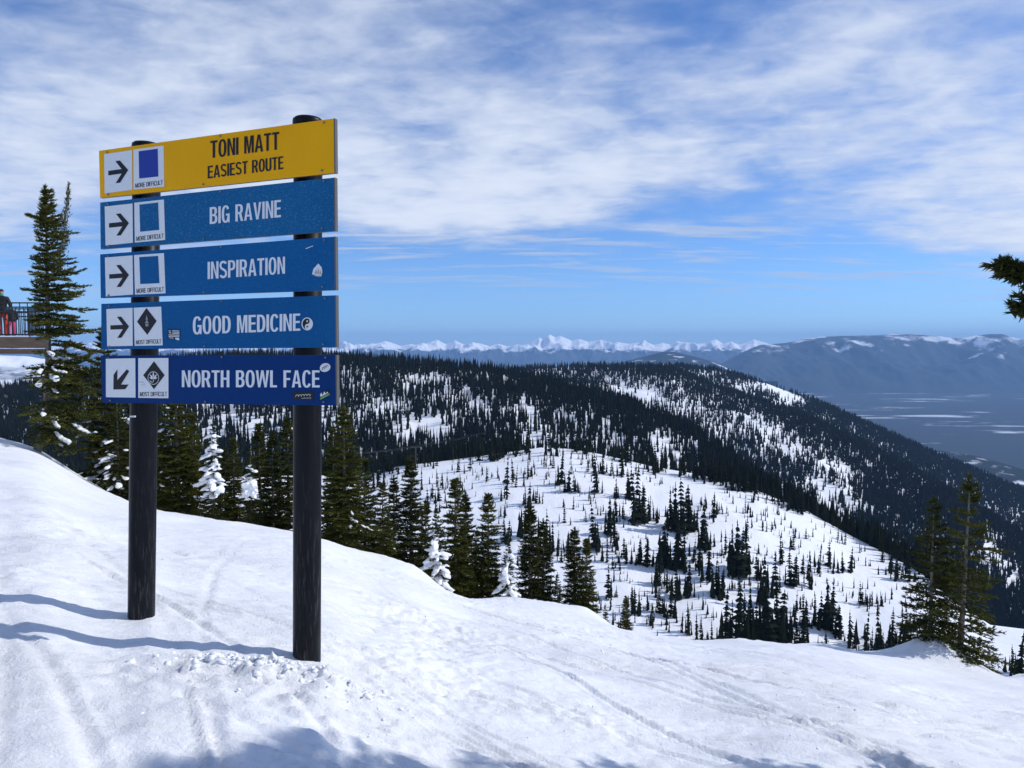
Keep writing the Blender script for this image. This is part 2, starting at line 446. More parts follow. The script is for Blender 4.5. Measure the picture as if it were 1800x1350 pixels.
ridgeC = Hill([(1000, 665, 3000), (1100, 653, 3000), (1190, 644, 3000), (1260, 651, 3000), (1350, 675, 2900), (1450, 713, 2800), (1550, 758, 2700), (1650, 803, 2600), (1800, 866, 2500), (2200, 1000, 2400)],
              [(1000, 760, 2000), (1300, 800, 2000), (1800, 1040, 1750), (2200, 1150, 1700)], 1.3, 22, .004, 90, .1)
ridgeC.build('forest_ridge_far', M['snow_far'], .05, .95, 240, 70, 1.6)

# ------------------------------------------------------------------ valley and far mountains
vx = np.linspace(-60000, 60000, 120); vy = np.linspace(2500, 62000, 120)
VX, VY = np.meshgrid(vx, vy); VZ = -1150 + 25 * fbm(VX / 5000, VY / 5000, 3, 5)
tag(link('valley_floor', mesh_np('valley_floor', np.stack([VX, VY, VZ], -1).reshape(-1, 3), grid_faces(120, 120), [M['valley']])), kind='structure')
low = Hill([(1500, 850, 5600), (1600, 812, 5600), (1650, 791, 5500), (1720, 802, 5300), (1800, 826, 5000), (1950, 860, 4800)], [(1500, 880, 4600), (1800, 935, 3900), (1950, 950, 3900)], 1.3, 40, .002, 33, .2)
low.build('low_hill', M['lowhill'], .45, .8, 120, 40)
isl = Hill([(1040, 645, 15000), (1090, 638, 15000), (1130, 627, 15000), (1165, 618, 15000), (1185, 619, 15000), (1210, 624, 15000), (1260, 637, 15000), (1295, 655, 15000), (1340, 700, 15000), (1420, 720, 15000)], [(1000, 670, 12500), (1400, 670, 12500)], 1.2, 120, .0009, 44, .2)
isl.build('blue_hill', terrain_mat('blue_hill_forest', (.02, .03, .035), (.8, .83, .87), .0025, .56, .64), .09, .36, 160, 40)
massif = Hill([(1180, 668, 23000), (1230, 655, 23000), (1270, 638, 23000), (1300, 623, 23000), (1335, 607, 23000), (1400, 599, 23500), (1440, 592, 24000), (1480, 590, 24000), (1530, 591, 24000), (1565, 588, 24500), (1610, 587, 25000), (1650, 592, 25000), (1690, 594, 25000), (1720, 589, 25000), (1760, 588, 25000), (1790, 596, 25000), (1850, 592, 25000), (2000, 600, 25000), (2300, 610, 25000)],
              [(1180, 694, 19000), (1800, 692, 19000), (2300, 692, 19000)], 1.2, 800, .00042, 50, .10)
massif.build('valley_massif', M['massif'], .2, 1.0, 400, 100)
peaks = [(-900, 606), (0, 603), (300, 604), (380, 612), (440, 605), (470, 611), (520, 603), (560, 606), (595, 603), (607, 599), (628, 607), (640, 603), (655, 607), (676, 595), (688, 600), (705, 605), (722, 602), (740, 606), (768, 597), (784, 603), (800, 598), (815, 604), (840, 601), (860, 606), (876, 601), (890, 606), (912, 606), (930, 602), (948, 594), (954, 597), (966, 590), (975, 594), (985, 592), (1005, 599), (1018, 596), (1034, 600), (1056, 598), (1075, 603), (1085, 597), (1105, 602), (1130, 600), (1150, 604), (1165, 599), (1178, 603), (1190, 598), (1215, 604), (1240, 601), (1258, 596), (1272, 602), (1285, 598), (1300, 604), (1325, 595), (1345, 601), (1400, 625), (1500, 630), (2400, 630)]
rangeH = Hill([(a, 606 + (b - 604) * (1.3 if abs(a - 966) < 70 else 1.05 + .35 * math.sin(a * .37)), 35000) for a, b in peaks], [(-900, 642, 29500), (2400, 642, 29500)], 1.05, 950, .00048, 55, .08)
rangeH.build('far_range', M['range'], -.8, .42, 1100, 60, 1.3)
leftH = Hill([(-900, 590, 9000), (-300, 612, 9000), (-60, 620, 9000), (0, 624, 9000), (40, 626, 9000), (80, 632, 9000), (130, 641, 9000), (200, 654, 9000), (320, 662, 9000), (450, 668, 9000)], [(-900, 690, 6000), (100, 705, 6000), (450, 705, 6000)], 1.2, 150, .0012, 58, .3)
leftH.build('left_mountain', M['leftmt'], -1.2, -.33, 220, 80, 1.5)

# ------------------------------------------------------------------ trail sign
SR = at(589, 612, 4.26); SL = at(177, 612, 4.84)
ps = Vector((SR.x - SL.x, SR.y - SL.y, 0)).normalized()          # along the panels, left to right
pnrm = Vector((ps.y, -ps.x, 0))                                   # towards the viewer
if pnrm.y > 0: pnrm = -pnrm
P0 = Vector((SR.x, SR.y, 0))
def onp(px, py, off=0.0):
    """sight line met with the panel plane, moved off metres towards the viewer"""
    u, D = pix(px, py); d = Vector((u, 1, -D)); o = Vector((0, 0, EYE))
    tt = (P0 + pnrm * off - o).dot(pnrm) / d.dot(pnrm)
    return o + d * tt
def white(n, c): return mat(n, c, .45, .4)
M['decal'] = white('decal_white', (.74, .75, .77)); M['ink'] = mat('decal_black', (.012, .012, .016), .5, .3)
t = NT(M['decal']); t.col(t.ramp(t.noise(60, 6, .7), [(.3, (.68, .69, .72)), (.5, (.76, .77, .79))]))
M['letter'] = white('letter_white', (.72, .74, .78))
def panel_mat(name, a, b, sp, spn=.0):
    m = mat(name, a, .5, .10); t = NT(m)
    c = t.ramp(t.noise(2.2, 4), [(.3, a), (.7, b)])
    g = t.ramp(t.noise(95, 5, .75), [(.54, (0, 0, 0)), (.72, (1, 1, 1))])
    k = t.n('ShaderNodeMath', operation='MULTIPLY'); t.l(g, k.inputs[0]); k.inputs[1].default_value = spn
    t.col(t.mix(k.outputs[0], c, sp)); t.l(t.ramp(t.noise(30, 4), [(.3, (.42,) * 3), (.7, (.62,) * 3)]), t.b.inputs['Roughness'])
    return m
M['yellow'] = panel_mat('panel_yellow', (.86, .39, .003), (.92, .44, .005), (.92, .66, .12), .30)
M['blue1'] = panel_mat('panel_blue_frosted', (.004, .10, .26), (.007, .12, .29), (.15, .29, .46), .80)
M['blue2'] = panel_mat('panel_blue', (.002, .092, .27), (.004, .108, .30), (.10, .24, .43), .40)
M['blue4'] = panel_mat('panel_blue_worn', (.002, .085, .25), (.004, .10, .28), (.10, .25, .47), .30)
M['navy'] = panel_mat('panel_navy', (.001, .030, .145), (.002, .037, .165), (.03, .10, .3), .15)
M['alu'] = mat('panel_edge_aluminium', (.13, .122, .118), .55, .4, .3)
M['bolt'] = mat('bolt_steel', (.22, .22, .23), .4, .5, .8)
M['post'] = mat('post_black', (.005, .006, .009), .5, .14)
t = NT(M['post'])
sc1 = t.ramp(t.noise(26, 6, .7, (3, 3, .22)), [(.53, (0, 0, 0)), (.70, (1, 1, 1))])
geo = t.n('ShaderNodeNewGeometry'); spz = t.n('ShaderNodeSeparateXYZ'); t.l(geo.outputs['Position'], spz.inputs[0])
mr = t.n('ShaderNodeMapRange'); mr.inputs['From Min'].default_value = -.3; mr.inputs['From Max'].default_value = .9; mr.inputs['To Min'].default_value = .75; mr.inputs['To Max'].default_value = .12
t.l(spz.outputs['Z'], mr.inputs['Value'])
mm = t.n('ShaderNodeMath', operation='MULTIPLY'); t.l(sc1, mm.inputs[0]); t.l(mr.outputs[0], mm.inputs[1])
t.col(t.mix(mm.outputs[0], (.006, .007, .010), (.12, .12, .125)))
t.l(t.ramp(t.noise(9, 5, .6, (1, 1, .4)), [(.3, (.3,) * 3), (.7, (.5,) * 3)]), t.b.inputs['Roughness'])

base_r = onp(540, 1163, -.110); base_l = onp(248.5, 1098, -.110)
root = empty('trail_sign', ((base_r.x + base_l.x) / 2, (base_r.y + base_l.y) / 2, gz((base_r.x + base_l.x) / 2, (base_r.y + base_l.y) / 2)))
tag(root, 'tall ski trail sign, one yellow and four blue panels on two black posts', 'trail sign')
PR = .0835
for (tp, bt, nm) in [((540.5, 715), (539.5, 1163), 'r'), ((253, 715), (248.5, 1098), 'l')]:
    b_ = onp(*bt, -.110); m_ = onp(*tp, -.110); dr = (m_ - b_).normalized()
    top_y = 213 if nm == 'r' else 257
    ztop = onp(tp[0], top_y, -.110).z
    Lp = (ztop - b_.z) / dr.z
    p0 = b_ - dr * .55; p1 = b_ + dr * Lp
    V, Fc = tube_vf([p0, b_, b_ + dr * (Lp * .5), p1], PR, 40)
    po = part('post', V, Fc, M['post'], root, True)
    for q in po.data.polygons: q.use_smooth = len(q.vertices) == 4
    # rounded cap sleeve
    prof = [(-.055, PR + .004), (-.012, PR + .006), (.004, PR + .004), (.015, PR - .008), (.021, PR - .03), (.024, .001)]
    V, Fc = tube_vf([p1 + dr * h for h, r in prof], [r for h, r in prof], 40)
    part('cap', V, Fc, M['post'], po, True)
    if nm == 'l':
        c0 = onp(229, 732, -.110 + .084); c1 = onp(238, 732, -.110 + .086)
        V, Fc = tube_vf([c0, c1], .006, 8); part('cable_tie', V, Fc, M['decal'], po)

def quad_on(panel, name, corners, m, off, world_pts=False):
    return part(name, [onp(x, y, off) for x, y in corners], [(3, 2, 1, 0)], m, panel)
def poly_on(panel, name, polys, m, off):
    """polys: list of lists of loops (outer, holes...) in photo pixels"""
    V, Fc = [], []
    for loops in polys:
        pts = [[Vector((x, -y, 0)) for x, y in lp] for lp in loops]
        tri = tessellate_polygon(pts); b0 = len(V)
        fl = [p for lp in pts for p in lp]
        V += [onp(p.x, -p.y, off) for p in fl]
        for a, b, c in tri:
            n_ = (fl[b] - fl[a]).cross(fl[c] - fl[a]).z
            if abs(n_) < 1e-9: continue
            Fc.append((b0 + a, b0 + b, b0 + c) if n_ > 0 else (b0 + a, b0 + c, b0 + b))
    return part(name, V, Fc, m, panel)
def warp(corners, x, y):
    (a, b), (c, d), (e, f), (g, h) = corners      # TL TR BR BL
    return (a * (1 - x) * (1 - y) + c * x * (1 - y) + e * x * y + g * (1 - x) * y, b * (1 - x) * (1 - y) + d * x * (1 - y) + f * x * y + h * (1 - x) * y)
# --- condensed grotesque capitals, height 1
T = .158
def arc(cx, cy, rx, ry, a0, a1, n=14, e=.82):
    o = []
    for k in range(n + 1):
        a = math.radians(a0 + (a1 - a0) * k / n); c, s = math.cos(a), math.sin(a)
        o.append((cx + rx * math.copysign(abs(c) ** e, c), cy + ry * math.copysign(abs(s) ** e, s)))
    return o
def stroke(pts, w):
    Lf, R_ = [], []
    for i, p in enumerate(pts):
        a = pts[max(i - 1, 0)]; b = pts[min(i + 1, len(pts) - 1)]
        dx, dy = b[0] - a[0], b[1] - a[1]; l_ = math.hypot(dx, dy) or 1
        nx_, ny_ = -dy / l_ * w / 2, dx / l_ * w / 2
        Lf.append((p[0] + nx_, p[1] + ny_)); R_.append((p[0] - nx_, p[1] - ny_))
    return [Lf + R_[::-1]]
def glyph(ch):
    t = T; h = .125
    if ch == 'I': return t, [[[(0, 0), (t, 0), (t, 1), (0, 1)]]]
    if ch == 'L': return .40, [[[(0, 0), (.40, 0), (.40, h), (t, h), (t, 1), (0, 1)]]]
    if ch == 'E': return .44, [[[(0, 0), (.44, 0), (.44, h), (t, h), (t, .45), (.41, .45), (.41, .57), (t, .57), (t, 1 - h), (.43, 1 - h), (.43, 1), (0, 1)]]]
    if ch == 'F': return .42, [[[(0, 0), (t, 0), (t, .43), (.38, .43), (.38, .55), (t, .55), (t, 1 - h), (.42, 1 - h), (.42, 1), (0, 1)]]]
    if ch == 'H': return .50, [[[(0, 0), (t, 0), (t, .44), (.50 - t, .44), (.50 - t, 0), (.5, 0), (.5, 1), (.5 - t, 1), (.5 - t, .57), (t, .57), (t, 1), (0, 1)]]]
    if ch == 'T': return .46, [[[(.23 - t / 2, 0), (.23 + t / 2, 0), (.23 + t / 2, 1 - h), (.46, 1 - h), (.46, 1), (0, 1), (0, 1 - h), (.23 - t / 2, 1 - h)]]]
    if ch == 'N': return .50, [[[(0, 0), (t * .92, 0), (t * .92, .70), (.5 - t, 0), (.5, 0), (.5, 1), (.5 - t * .92, 1), (.5 - t * .92, .30), (t, 1), (0, 1)]]]
    if ch == 'M': return .62, [[[(0, 0), (t * .9, 0), (t * .9, .74), (.31 - .055, 0), (.31 + .055, 0), (.62 - t * .9, .74), (.62 - t * .9, 0), (.62, 0), (.62, 1), (.62 - t * 1.35, 1), (.31, .27), (t * 1.35, 1), (0, 1)]]]
    if ch == 'A': return .54, [[[(0, 0), (t * .98, 0), (.175, .215), (.365, .215), (.54 - t * .98, 0), (.54, 0), (.355, 1), (.185, 1)], [(.197, .335), (.343, .335), (.27, .80)]]]
    if ch == 'V': return .52, [[[(.185, 0), (.335, 0), (.52, 1), (.52 - t * .98, 1), (.26, .21), (t * .98, 1), (0, 1)]]]
    if ch == 'W': return .76, [[[(.135, 0), (.26, 0), (.38, .66), (.50, 0), (.625, 0), (.76, 1), (.76 - t * .93, 1), (.562, .28), (.445, 1), (.315, 1), (.198, .28), (t * .93, 1), (0, 1)]]]
    if ch == 'O': return .52, [[arc(.26, .5, .26, .515, 0, 352, 40), arc(.26, .5, .26 - t, .515 - .115, 0, 352, 40)]]
    if ch == 'D': return .50, [[[(0, 0), (.2, 0)] + arc(.2, .5, .30, .5, -80, 80, 20) + [(.2, 1), (0, 1)], [(t, h), (.2, h)] + arc(.2, .5, .30 - t, .5 - h, -80, 80, 16) + [(.2, 1 - h), (t, 1 - h)]]]
    if ch == 'C': return .50, [[arc(.26, .5, .26, .515, 32, 328, 34) + arc(.26, .5, .26 - t, .515 - .115, 325, 35, 30)]]
    if ch == 'G': return .52, [[arc(.26, .5, .26, .515, 32, 300, 32) + [(.415, .10), (.43, 0), (.52, 0), (.52, .52), (.28, .52), (.28, .40), (.39, .40)] + arc(.26, .5, .26 - t, .515 - .115, 325, 35, 28)]]
    if ch == 'U': return .50, [[[(0, 1), (0, .3)] + arc(.25, .27, .25, .285, 180, 360, 20) + [(.5, .3), (.5, 1), (.5 - t, 1), (.5 - t, .3)] + arc(.25, .27, .25 - t, .165, 360, 180, 18) + [(t, .3), (t, 1)]]]
    if ch == 'P' or ch == 'R':
        hole = [(t, .54), (.24, .54)] + arc(.24, .715, .24 - t + .005, .175 - .0, -80, 80, 12) + [(.24, .89), (t, .89)]
        bowl_ = arc(.24, .71, .24, .29, 80, -80, 16)[::-1]
        if ch == 'P': return .48, [[[(0, 0), (t, 0), (t, .42), (.24, .42)] + bowl_ + [(.24, 1), (0, 1)], hole]]
        return .51, [[[(0, 0), (t, 0), (t, .42), (.235, .42), (.355, .0), (.51, 0), (.385, .455)] + arc(.24, .71, .25, .29, -48, 80, 14) + [(.24, 1), (0, 1)], hole]]
    if ch == 'B':
        return .50, [[[(0, 0), (.24, 0)] + arc(.24, .275, .26, .275, -80, 68, 14) + arc(.24, .75, .235, .25, -60, 80, 14) + [(.24, 1), (0, 1)],
                      [(t, h), (.24, h)] + arc(.24, .29, .26 - t, .29 - h, -80, 80, 10) + [(.24, .455), (t, .455)],
                      [(t, .575), (.24, .575)] + arc(.24, .73, .235 - t, .155, -80, 80, 10) + [(.24, 1 - h), (t, 1 - h)]]]
    if ch == 'S':
        c = arc(.25, .745, .185, .195, 22, 180, 14, .9) + [(.085, .66)] + [(.12, .58), (.25, .505), (.38, .42), (.425, .33)] + arc(.25, .255, .185, .195, 0, -160, 14, .9)
        c = [p for i, p in enumerate(c) if i == 0 or math.hypot(p[0] - c[i - 1][0], p[1] - c[i - 1][1]) > .02]
        return .50, [stroke(c, .135)]
    return .2, []
def text_on(panel, name, s, box, m, off, weight=.158):
    global T
    T = weight
    """box: (xl, top_l, bot_l, xr, top_r, bot_r) in photo pixels"""
    xl, tl, bl, xr, tr_, br = box
    x = 0; lay = []
    for ch in s:
        if ch == ' ': x += .31; continue
        w, g = glyph(ch); lay.append((x, g)); x += w + .062
    W = x - .062
    polys = []
    for x0, g in lay:
        for loops in g:
            lp2 = []
            for lp in loops:
                pts = []
                for (a, b) in lp:
                    f = (x0 + a) / W; X_ = xl + (xr - xl) * f
                    to = tl + (tr_ - tl) * f; bo = bl + (br - bl) * f
                    pts.append((X_, bo + (to - bo) * b))
                lp2.append(pts)
            polys.append(lp2)
    return poly_on(panel, name, polys, m, off)
ARROW = [(.14, .555), (.14, .44), (.62, .44), (.40, .22), (.56, .22), (.86, .49), (.56, .78), (.40, .78), (.62, .555)]
ARROW5 = [(.25, .80), (.65, .79), (.77, .67), (.51, .67), (.79, .33), (.71, .28), (.385, .56), (.39, .28), (.26, .42)]
def circle(cx, cy, rx, ry, n=24, a0=0): return [(cx + rx * math.cos(2 * math.pi * k / n + a0), cy + ry * math.sin(2 * math.pi * k / n + a0)) for k in range(n)]
PAN = [
 ('yellow', [(174, 265), (588, 208), (589, 304), (176, 348)], [(183, 271), (232, 263.6), (232.4, 333.6), (184, 340)], [(234.6, 263), (287.6, 255.6), (288.6, 328), (235, 333)], 'sq_blue', 'MORE DIFFICULT', 'yellow top panel with black lettering and a blue square'),
 ('blue1', [(176, 356), (588, 312), (589, 406), (177, 438)], [(184, 363), (233, 357.6), (233.6, 426.6), (185.6, 431.6)], [(236, 356.4), (288, 350.6), (290.4, 421.6), (237, 426.4)], 'sq', 'MORE DIFFICULT', 'frosted blue panel just under the yellow one'),
 ('blue2', [(176, 447), (589, 416), (590, 510), (177, 524)], [(184.4, 452.7), (232.9, 448.9), (234, 517.8), (186, 521)], [(235.6, 448.4), (288.2, 444.9), (291, 515.6), (237.3, 517.8)], 'sq', 'MORE DIFFICULT', 'blue panel in the middle of the stack'),
 ('blue4', [(178, 534), (590, 519), (591, 611), (178, 614)], [(187, 543.3), (232.9, 541), (233.3, 607.8), (188.4, 608.9)], [(235, 541), (283.3, 538.9), (286, 607), (236.7, 607.8)], 'dia', 'MOST DIFFICULT', 'blue panel with a black diamond and round black and white sticker'),
 ('navy', [(177, 625), (591, 624), (592, 713), (180, 708)], [(186, 630.7), (237.8, 629.6), (238.2, 698.9), (186.2, 698.2)], [(242.9, 629.6), (296, 629.3), (296, 700), (243.1, 699.3)], 'dia5', 'MOST DIFFICULT', 'navy bottom panel with an arrow pointing down left'),
]
TXT = [[('TONI MATT', (369.6, 248, 278, 490.6, 231.5, 262.4)), ('EASIEST ROUTE', (365, 292, 313.8, 498, 274.4, 297))],
       [('BIG RAVINE', (368.6, 364.4, 394, 494, 351, 381.5))], [('INSPIRATION', (364.9, 460.4, 490.7, 501, 451, 481))],
       [('GOOD MEDICINE', (338.9, 556.7, 587.8, 527.8, 551, 581.2))], [('NORTH BOWL FACE', (319.6, 651, 680.5, 562, 651, 681))]]
M['sq_blue'] = mat('square_blue', (.004, .03, .30), .4, .4)
M['green'] = mat('sticker_green', (.16, .36, .10), .5); M['grey'] = mat('sticker_grey', (.30, .31, .33), .5)
panels = []
for i, (mk, C, A, B, kind, cap, lab) in enumerate(PAN):
    fr = [onp(x, y, 0) for x, y in C]; bk = [p - pnrm * .022 for p in fr]
    V = fr + bk
    pan = part('sign_panel', V, [(3, 2, 1, 0), (4, 5, 6, 7), (0, 1, 5, 4), (1, 2, 6, 5), (2, 3, 7, 6), (3, 0, 4, 7)], M[mk], root)
    pan.data.materials.append(M['alu'])
    for k, q in enumerate(pan.data.polygons): q.material_index = 0 if k == 0 else 1
    pan['label'] = lab; panels.append(pan)
    # aluminium trim channel along the right end
    e0, e1, e2, e3 = onp(*warp(C, .9965, 0), .002), onp(*warp(C, 1.0, 0), .002), onp(*warp(C, 1.0, 1), .002), onp(*warp(C, .9965, 1), .002)
    ex = ps * .003
    V = [e0, e1 + ex, e2 + ex, e3] + [p - pnrm * .026 for p in (e0, e1 + ex, e2 + ex, e3)]
    part('end_trim', V, [(3, 2, 1, 0), (4, 5, 6, 7), (0, 1, 5, 4), (1, 2, 6, 5), (2, 3, 7, 6), (3, 0, 4, 7)], M['alu'], pan)
    for k, (s, bx) in enumerate(TXT[i]):
        text_on(pan, 'lettering', s, bx, M['ink'] if i == 0 else M['letter'], .0022)
    quad_on(pan, 'arrow_decal', A, M['decal'], .0015)
    poly_on(pan, 'arrow', [[[warp(A, x, y) for x, y in (ARROW5 if i == 4 else ARROW)]]], M['ink'], .003)
    quad_on(pan, 'difficulty_decal', B, M['decal'], .0015)
    text_on(pan, 'caption', cap, (*warp(B, .05, .855), warp(B, .05, .965)[1], *warp(B, .95, .84), warp(B, .95, .95)[1]), M['ink'], .003, .105)
    if kind.startswith('sq'):
        poly_on(pan, 'difficulty_symbol', [[[warp(B, x, y) for x, y in ((.17, .06), (.80, .06), (.81, .74), (.18, .74))]]], M['sq_blue'] if kind == 'sq_blue' else M[mk], .003)
    else:
        cx, cy = (.46, .37) if kind == 'dia' else (.52, .43)
        poly_on(pan, 'difficulty_symbol', [[[warp(B, cx, cy - .35), warp(B, cx + .355, cy), warp(B, cx, cy + .35), warp(B, cx - .355, cy)]]], M['ink'], .003)
    # bolts
    for fx, fy in ((.035, .055), (.515, .035), (.955, .05), (.035, .945), (.44, .95), (.945, .93)):
        c_ = onp(*warp(C, fx, fy), .001)
        V, Fc = tube_vf([c_, c_ + pnrm * .005, c_ + pnrm * .008], [.0062, .0062, .0035], 10); part('bolt', V, Fc, M['bolt'], pan)
# stickers and emblems
p4, p5, p3 = panels[3], panels[4], panels[2]
poly_on(p3, 'mountain_sticker', [[[(559.5, 463), (562, 466), (565.5, 470), (566.7, 478), (564.5, 486), (556, 485.5), (548.5, 482), (551, 472.5), (555, 468)]]], M['letter'], .003)
poly_on(p3, 'sticker_print', [[[(553, 481), (556, 473), (557, 481)]], [[(557.6, 481), (559.5, 471), (561, 481)]], [[(561.5, 482), (563, 474), (564.5, 482)]], [[(550.5, 483), (564, 485), (564, 484.2), (550.5, 482.2)]]], M['grey'], .0042)
poly_on(p3, 'scratch', [[stroke([(537.5, 437.3), (544, 434.5), (550, 432.2)], 1.3)[0]]], M['letter'], .003)
fl = [(294.6, 578.5), (316.6, 579.5), (315.5, 597.5), (308, 596.5), (294.4, 595)]
poly_on(p4, 'flag_sticker', [[fl]], M['ink'], .003)
poly_on(p4, 'sticker_print', [[[(303 if k < 3 else 296, 580.5 + 2.5 * k), (315.5, 581.2 + 2.5 * k), (315.5, 582.4 + 2.5 * k), (303 if k < 3 else 296, 581.7 + 2.5 * k)]] for k in range(5)] + [[[(297, 593), (305, 594), (305, 595), (297, 594)]], [[(308, 593.6), (315, 594), (315, 598), (311, 597.5), (308, 596)]], [[(296, 581), (300.5, 581), (300.5, 582.3), (296, 582.3)]], [[(297, 584), (301, 584.5), (301, 586), (297, 585.5)]]], M['letter'], .0042)
poly_on(p4, 'yin_yang_sticker', [[circle(540, 569.3, 10, 11.4, 32)]], M['letter'], .003)
cx, cy, rx, ry = 540, 569.3, 8.3, 9.6
def E_(a, r=1.0): return (cx + rx * r * math.cos(a), cy + ry * r * math.sin(a))
yy = [E_(math.radians(90 + 180 * k / 18)) for k in range(19)]                               # left side, bottom to top
yy += [(cx + rx * .5 * math.cos(math.radians(-90 + 180 * k / 12)), cy - ry * .5 + ry * .5 * math.sin(math.radians(-90 + 180 * k / 12))) for k in range(1, 12)]
yy += [(cx - rx * .5 * math.cos(math.radians(-90 + 180 * k / 12)), cy + ry * .5 + ry * .5 * math.sin(math.radians(-90 + 180 * k / 12))) for k in range(0, 12)]
poly_on(p4, 'yin_yang_dark_half', [[yy]], M['ink'], .0042)
poly_on(p4, 'yin_yang_dot', [[circle(cx, cy - ry * .5, 1.5, 1.7, 10)]], M['letter'], .0054)
poly_on(p4, 'yin_yang_dot', [[circle(cx, cy + ry * .5, 1.5, 1.7, 10)]], M['ink'], .0054)
# worn pale emblem in the fourth panel's diamond, leaf in the fifth's
B = PAN[3][3]
poly_on(p4, 'worn_emblem', [[[warp(B, .46, .20), warp(B, .50, .33), warp(B, .42, .33)]], [[warp(B, .46, .30 + .02), warp(B, .53, .42), warp(B, .39, .42)]], [[warp(B, .40, .44), warp(B, .52, .44), warp(B, .50, .50), warp(B, .42, .50)]]], M['grey'], .0042)
B = PAN[4][3]
lf = []
for a, l_ in ((-90, .19), (-132, .16), (-48, .16), (-165, .12), (-15, .12)):
    a = math.radians(a); c_, s_ = math.cos(a), math.sin(a); o_ = (.50, .52)
    q = [(0, 0), (.5 * l_, .024), (l_, 0), (.5 * l_, -.024)]
    lf.append([[warp(B, o_[0] + (x * c_ - y * s_) * 1.15, o_[1] + x * s_ + y * c_) for x, y in q]])
lf.append([[warp(B, .49, .53), warp(B, .51, .53), warp(B, .515, .60), warp(B, .495, .60)]])
lf.append([[warp(B, x, y) for x, y in circle(.50, .50, .185, .165, 28)], [warp(B, x, y) for x, y in circle(.50, .50, .170, .152, 28)]])
lf += [[[warp(B, .38 + .03 * k, .56 + .02 * k), warp(B, .47 + .02 * k, .60 + .012 * k), warp(B, .47 + .02 * k, .61 + .012 * k), warp(B, .38 + .03 * k, .575 + .02 * k)]] for k in range(2)]
poly_on(p5, 'leaf_emblem', lf, M['decal'], .0042)
ov = [(571.5 + 9.5 * math.cos(a) * math.cos(-.3) - 7.6 * math.sin(a) * math.sin(-.3), 646 + 9.5 * math.cos(a) * math.sin(-.3) + 7.6 * math.sin(a) * math.cos(-.3)) for a in [2 * math.pi * k / 28 for k in range(28)]]
poly_on(p5, 'oval_sticker', [[ov]], M['letter'], .0034)
def squig(x0, y0, dx, dy, amp, n, w, fq): return stroke([(x0 + dx * k / n + amp * .5 * math.cos(fq * k), y0 + dy * k / n + amp * math.sin(fq * k)) for k in range(n + 1)], w)
poly_on(p5, 'sticker_print', [squig(566, 649, 10, -6, 2.2, 22, .9, .9)], M['ink'], .0046)
poly_on(p5, 'script_sticker', [[[(515.5, 688.6), (550.6, 688), (550.6, 703.6), (515.5, 703.2)]]], M['ink'], .003)
poly_on(p5, 'sticker_print', [squig(518.5, 696, 28, -1.5, 2.0, 44, .75, .8), [[(530, 699.7), (547, 699.2), (547, 699.8), (530, 700.3)]]], M['decal'], .0042)
poly_on(p5, 'skyline_sticker', [[[(560.3, 693), (577, 683.6), (580, 694.5), (562.6, 703.4)]]], M['ink'], .003)
poly_on(p5, 'sticker_print', [[[(562.5, 694), (565, 690), (567, 695), (570, 688), (572.5, 692), (575.5, 688.5), (577, 690.5), (564, 697.5)]]], M['decal'], .0042)
poly_on(p5, 'sticker_stripe', [[[(562.6, 699.5), (579, 691), (579.8, 694), (563.3, 702.6)]]], M['green'], .0042)
poly_on(p5, 'scratch', [[stroke([(244.5, 672), (250, 671), (253.5, 674)], .8)[0]], [stroke([(247, 676), (251, 677), (255, 675.5)], .6)[0]]], M['grey'], .003)

